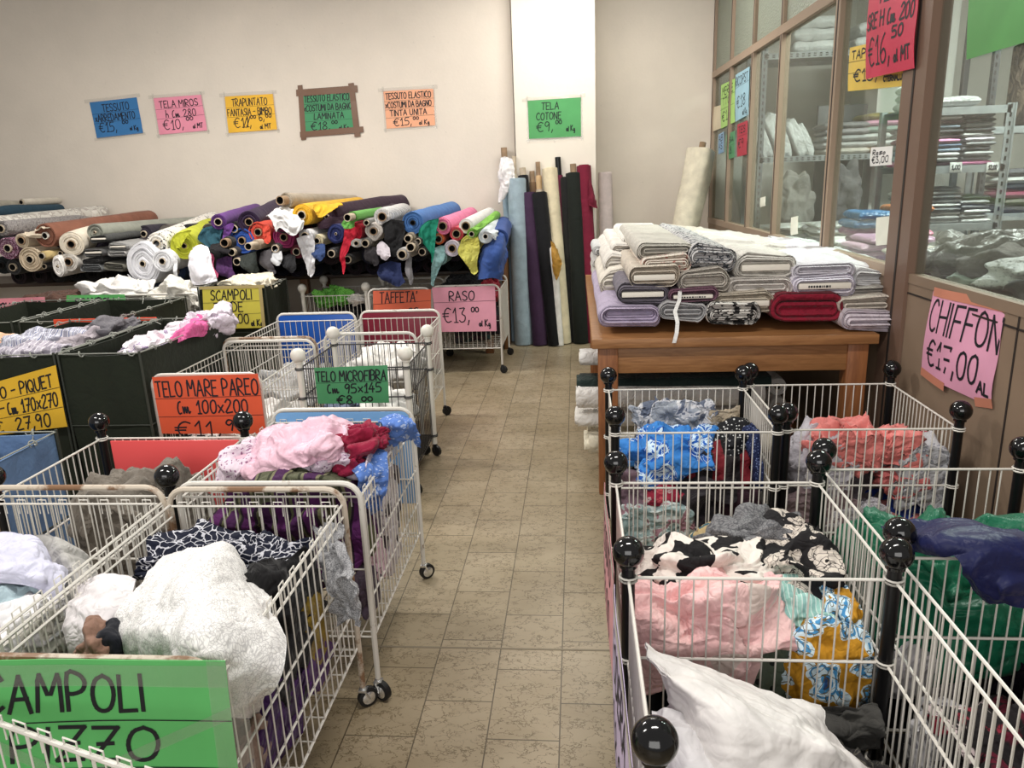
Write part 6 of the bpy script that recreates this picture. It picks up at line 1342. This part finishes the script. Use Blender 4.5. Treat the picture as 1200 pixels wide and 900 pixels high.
# second inner cage
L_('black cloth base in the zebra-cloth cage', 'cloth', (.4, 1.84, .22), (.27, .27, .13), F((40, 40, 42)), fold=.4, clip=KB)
L_('brown sprigged cloth at the rear right of the zebra-cloth cage', 'cloth', at(880, 622, .40), (.12, .08, .07), pattern('speck', [(170, 150, 146), (96, 60, 70), (170, 150, 146)], 50, key=7), fold=.6, freq=14, clip=KB)
L_('grey knitted cloth at the rear of the zebra-cloth cage', 'cloth', at(885, 630, .47), (.17, .1, .075), pattern('lace', [(126, 126, 128), (84, 84, 88)], 90), ang=.2, fold=.6, freq=12, clip=KB)
ZEB = pattern('blotch', [(24, 22, 24), (226, 218, 210)], 15, key=22)
L_('black and cream zebra print cloth at the left of its cage', 'cloth', at(828, 662, .45), (.19, .13, .08), ZEB, ang=.3, fold=.4, freq=9, clip=KB, q=1.3)
L_('cream and black leaf print cloth at the right of its cage', 'cloth', at(935, 655, .45), (.13, .16, .09), pattern('petal', [(30, 28, 30), (218, 208, 196), (206, 196, 186), (40, 36, 36), (60, 56, 56)], 17, key=2), ang=.8, fold=.4, freq=9, clip=KB, q=1.3)
L_('tan and teal print cloth at the rear left of the zebra cloth', 'cloth', at(845, 640, .42), (.08, .08, .06), pattern('blotch', [(170, 150, 110), (60, 90, 100), (200, 186, 150)], 14, key=23), fold=.5, clip=KB)
PNK = pattern('blotch', [(232, 186, 186), (236, 196, 194), (222, 204, 196)], 5, .45, key=24)
L_('pale pink satin cloth bulging at the front left of its cage', 'cloth', at(815, 735, .38), (.22, .17, .16), PNK, ang=.35, fold=.35, freq=9, crisp=.75, clip=KB, q=1.6)
L_('pale pink satin tail stretching to the right across its cage', 'cloth', at(905, 748, .33), (.15, .1, .07), PNK, ang=-.3, fold=.6, freq=11, crisp=.7, clip=KB)
L_('aqua striped cloth right of the pink satin', 'cloth', at(930, 715, .39), (.10, .09, .065), pattern('stripe', [(160, 206, 196), (206, 226, 220), (146, 190, 184)], 14, key=13), ang=.2, fold=.5, clip=KB)
L_('dark green polka-dot cloth below the aqua striped one', 'cloth', at(893, 775, .30), (.13, .085, .10), pattern('dots', [(84, 96, 82), (30, 34, 32)], 34, key=6), ang=.4, fold=.5, clip=KB)
MUS = pattern('petal', [(186, 134, 36), (70, 140, 190), (206, 226, 236), (40, 70, 120), (96, 84, 50)], 15, key=3)
L_('mustard floral cloth at the front right of its cage', 'cloth', at(974, 788, .30), (.125, .08, .15), MUS, ang=.9, fold=.3, freq=9, clip=KB, q=1.3)
L_('small mustard floral fold along the right side of its cage', 'cloth', at(986, 715, .4), (.06, .08, .06), MUS, fold=.4, clip=KB)
L_('white spotted scrap between the two mustard folds', 'cloth', at(995, 738, .36), (.06, .06, .04), F((214, 210, 206)), fold=.5, clip=KB)
# nearest inner cage: the white satin
drape('cloth_piece', 'large white satin sheet draped through the nearest right cage', 'cloth', [
    [at(755, 752, .50), at(775, 765, .49), at(800, 775, .47), at(860, 790, .44), at(920, 815, .40), at(962, 824, .36)],
    [at(762, 775, .52), at(795, 800, .53), at(840, 812, .52), at(900, 830, .48), at(950, 855, .44), at(972, 855, .36)],
    [at(785, 820, .46), at(820, 840, .50), at(870, 860, .50), at(930, 865, .47), at(975, 880, .44), at(1010, 890, .34)],
    [at(770, 850, .38), at(800, 885, .42), at(850, 910, .44), at(930, 910, .42), at(990, 910, .38), at(1040, 920, .30)],
    [at(770, 950, .36), at(820, 980, .4), at(880, 990, .42), at(950, 990, .4), at(1010, 990, .36), at(1050, 990, .28)]], satin((222, 217, 214), .5, .45), amp=.014, freq=9, crisp=.5, ang=-.5, nu=110, nv=130, thick=.006)
drape('cloth_piece', 'second fold of white satin tucked left in the nearest right cage', 'cloth', [
    [at(765, 830, .46), at(790, 830, .47), at(815, 850, .45)], [at(770, 870, .44), at(800, 870, .46), at(835, 890, .44)], [at(790, 920, .40), at(820, 930, .43), at(860, 940, .4)]], satin((218, 214, 216), .5, .45), amp=.014, freq=10, ang=1.0, nu=60, nv=50)
L_('white satin mass under the sheet in the nearest right cage', 'cloth', (.32, 1.22, .24), (.2, .24, .13), satin((230, 226, 224), .5), fold=.4, clip=KA)
L_('dark sheer embroidered cloth at the right of the nearest cage', 'cloth', (.54, 1.22, .21), (.17, .27, .12), pattern('lines', [(44, 42, 42), (92, 88, 80)], 60, key=14), ang=.4, fold=.5, freq=12, clip=KA, q=1.3)
L_('charcoal cloth at the rear of the nearest right cage', 'cloth', at(985, 840, .22), (.12, .08, .06), F((70, 68, 66)), fold=.5, clip=KA)
# rear outer cage
L_('light grey cloth heap at the left of the coral-cloth cage', 'cloth', at(958, 540, .43), (.13, .2, .13), F((178, 174, 182)), ang=.2, fold=.5, freq=10, clip=K2C)
L_('grey cloth heap at the right of the coral-cloth cage', 'cloth', at(1084, 552, .42), (.12, .2, .13), pattern('speck', [(176, 176, 180), (140, 140, 150), (176, 176, 180)], 60, key=8), ang=.9, fold=.5, freq=10, clip=K2C)
L_('grey base heap in the coral-cloth cage', 'cloth', (1.0, 2.82, .24), (.27, .26, .13), F((120, 112, 118)), fold=.4, clip=K2C)
L_('coral pink crumpled satin on top of its cage', 'cloth', at(1010, 521, .50), (.2, .18, .095), satin((222, 118, 112), .5, .7), ang=.6, fold=.7, freq=11, crisp=.8, clip=K2C, q=1.5)
L_('coral satin tail falling forward to the right', 'cloth', at(1058, 565, .38), (.09, .09, .05), satin((214, 106, 104), .5, .7), ang=-.6, fold=.6, freq=11, crisp=.7, clip=K2C)
L_('dark coral cloth at the right of the coral satin', 'cloth', at(1075, 522, .46), (.08, .1, .06), satin((176, 60, 72), .5), ang=.2, fold=.6, clip=K2C)
L_('mauve rolled cloth at the front left of the coral-cloth cage', 'cloth', at(955, 590, .30), (.14, .1, .09), F((140, 118, 122)), ang=1.2, fold=.5, clip=K2C)
L_('royal blue cloth at the front right of the coral-cloth cage', 'cloth', at(1070, 592, .26), (.14, .08, .07), F((28, 56, 150)), ang=-.4, fold=.4, clip=K2C)
L_('white lace cloth at the front of the coral-cloth cage', 'cloth', at(1005, 602, .25), (.12, .07, .06), pattern('lace', [(210, 208, 214), (160, 158, 166)], 80), fold=.6, freq=13, clip=K2C)
L_('salmon cloth low at the front of the coral-cloth cage', 'cloth', at(1045, 608, .22), (.12, .06, .07), F((206, 120, 118)), fold=.5, clip=K2C)
# middle outer cage
L_('emerald green satin filling the cage by the partition', 'cloth', (1.0, 1.9, .37), (.29, .28, .2), satin((14, 104, 72), .4, .6), ang=.2, fold=.4, freq=8, crisp=.7, clip=K2D, q=1.4)
drape('cloth_piece', 'dark navy satin sheet draped over the cage by the partition', 'cloth', [[at(1035, 622, .60), at(1078, 615, .64), at(1130, 612, .65), at(1165, 622, .62)], [at(1060, 640, .60), at(1100, 634, .66), at(1150, 632, .66), at(1215, 635, .64)], [at(1118, 655, .63), at(1150, 648, .655), at(1190, 648, .65), at(1235, 650, .63)],
    [at(1130, 672, .60), at(1155, 680, .60), at(1185, 690, .59), at(1240, 690, .57)], [at(1150, 690, .55), at(1165, 700, .54), at(1190, 708, .54), at(1240, 712, .52)]], satin((24, 30, 78), .45, .5), amp=.022, freq=8, crisp=.6, ang=.3, nu=70, nv=70)
L_('dark purple cloth low at the front right of the green satin', 'cloth', (1.16, 1.75, .2), (.12, .1, .08), F((40, 30, 52)), fold=.5, clip=K2D)
L_('white thin cloth low at the front left of the green satin', 'cloth', (.85, 1.72, .22), (.1, .07, .08), F((196, 190, 194)), fold=.5, clip=K2D)
# near outer cage
L_('grey-white print cloth at the rear left of the maroon-print cage', 'cloth', (.80, 1.48, .2), (.08, .1, .09), pattern('speck', [(190, 188, 190), (120, 118, 124), (190, 188, 190)], 40, key=9), fold=.5, clip=K2E)
L_('white floral lump at the rear of the maroon-print cage', 'cloth', (1.14, 1.42, .34), (.13, .1, .08), pattern('speck', [(214, 196, 194), (150, 96, 100), (214, 196, 194)], 34, key=10), fold=.4, clip=K2E)
L_('black and maroon rose print cloth filling the near outer cage', 'cloth', (1.0, 1.26, .25), (.27, .3, .15), pattern('floral', [(30, 26, 28), (130, 30, 50), (206, 190, 190), (90, 22, 40), (30, 26, 28)], 22, key=5), ang=.4, fold=.5, freq=10, clip=K2E, q=1.3)
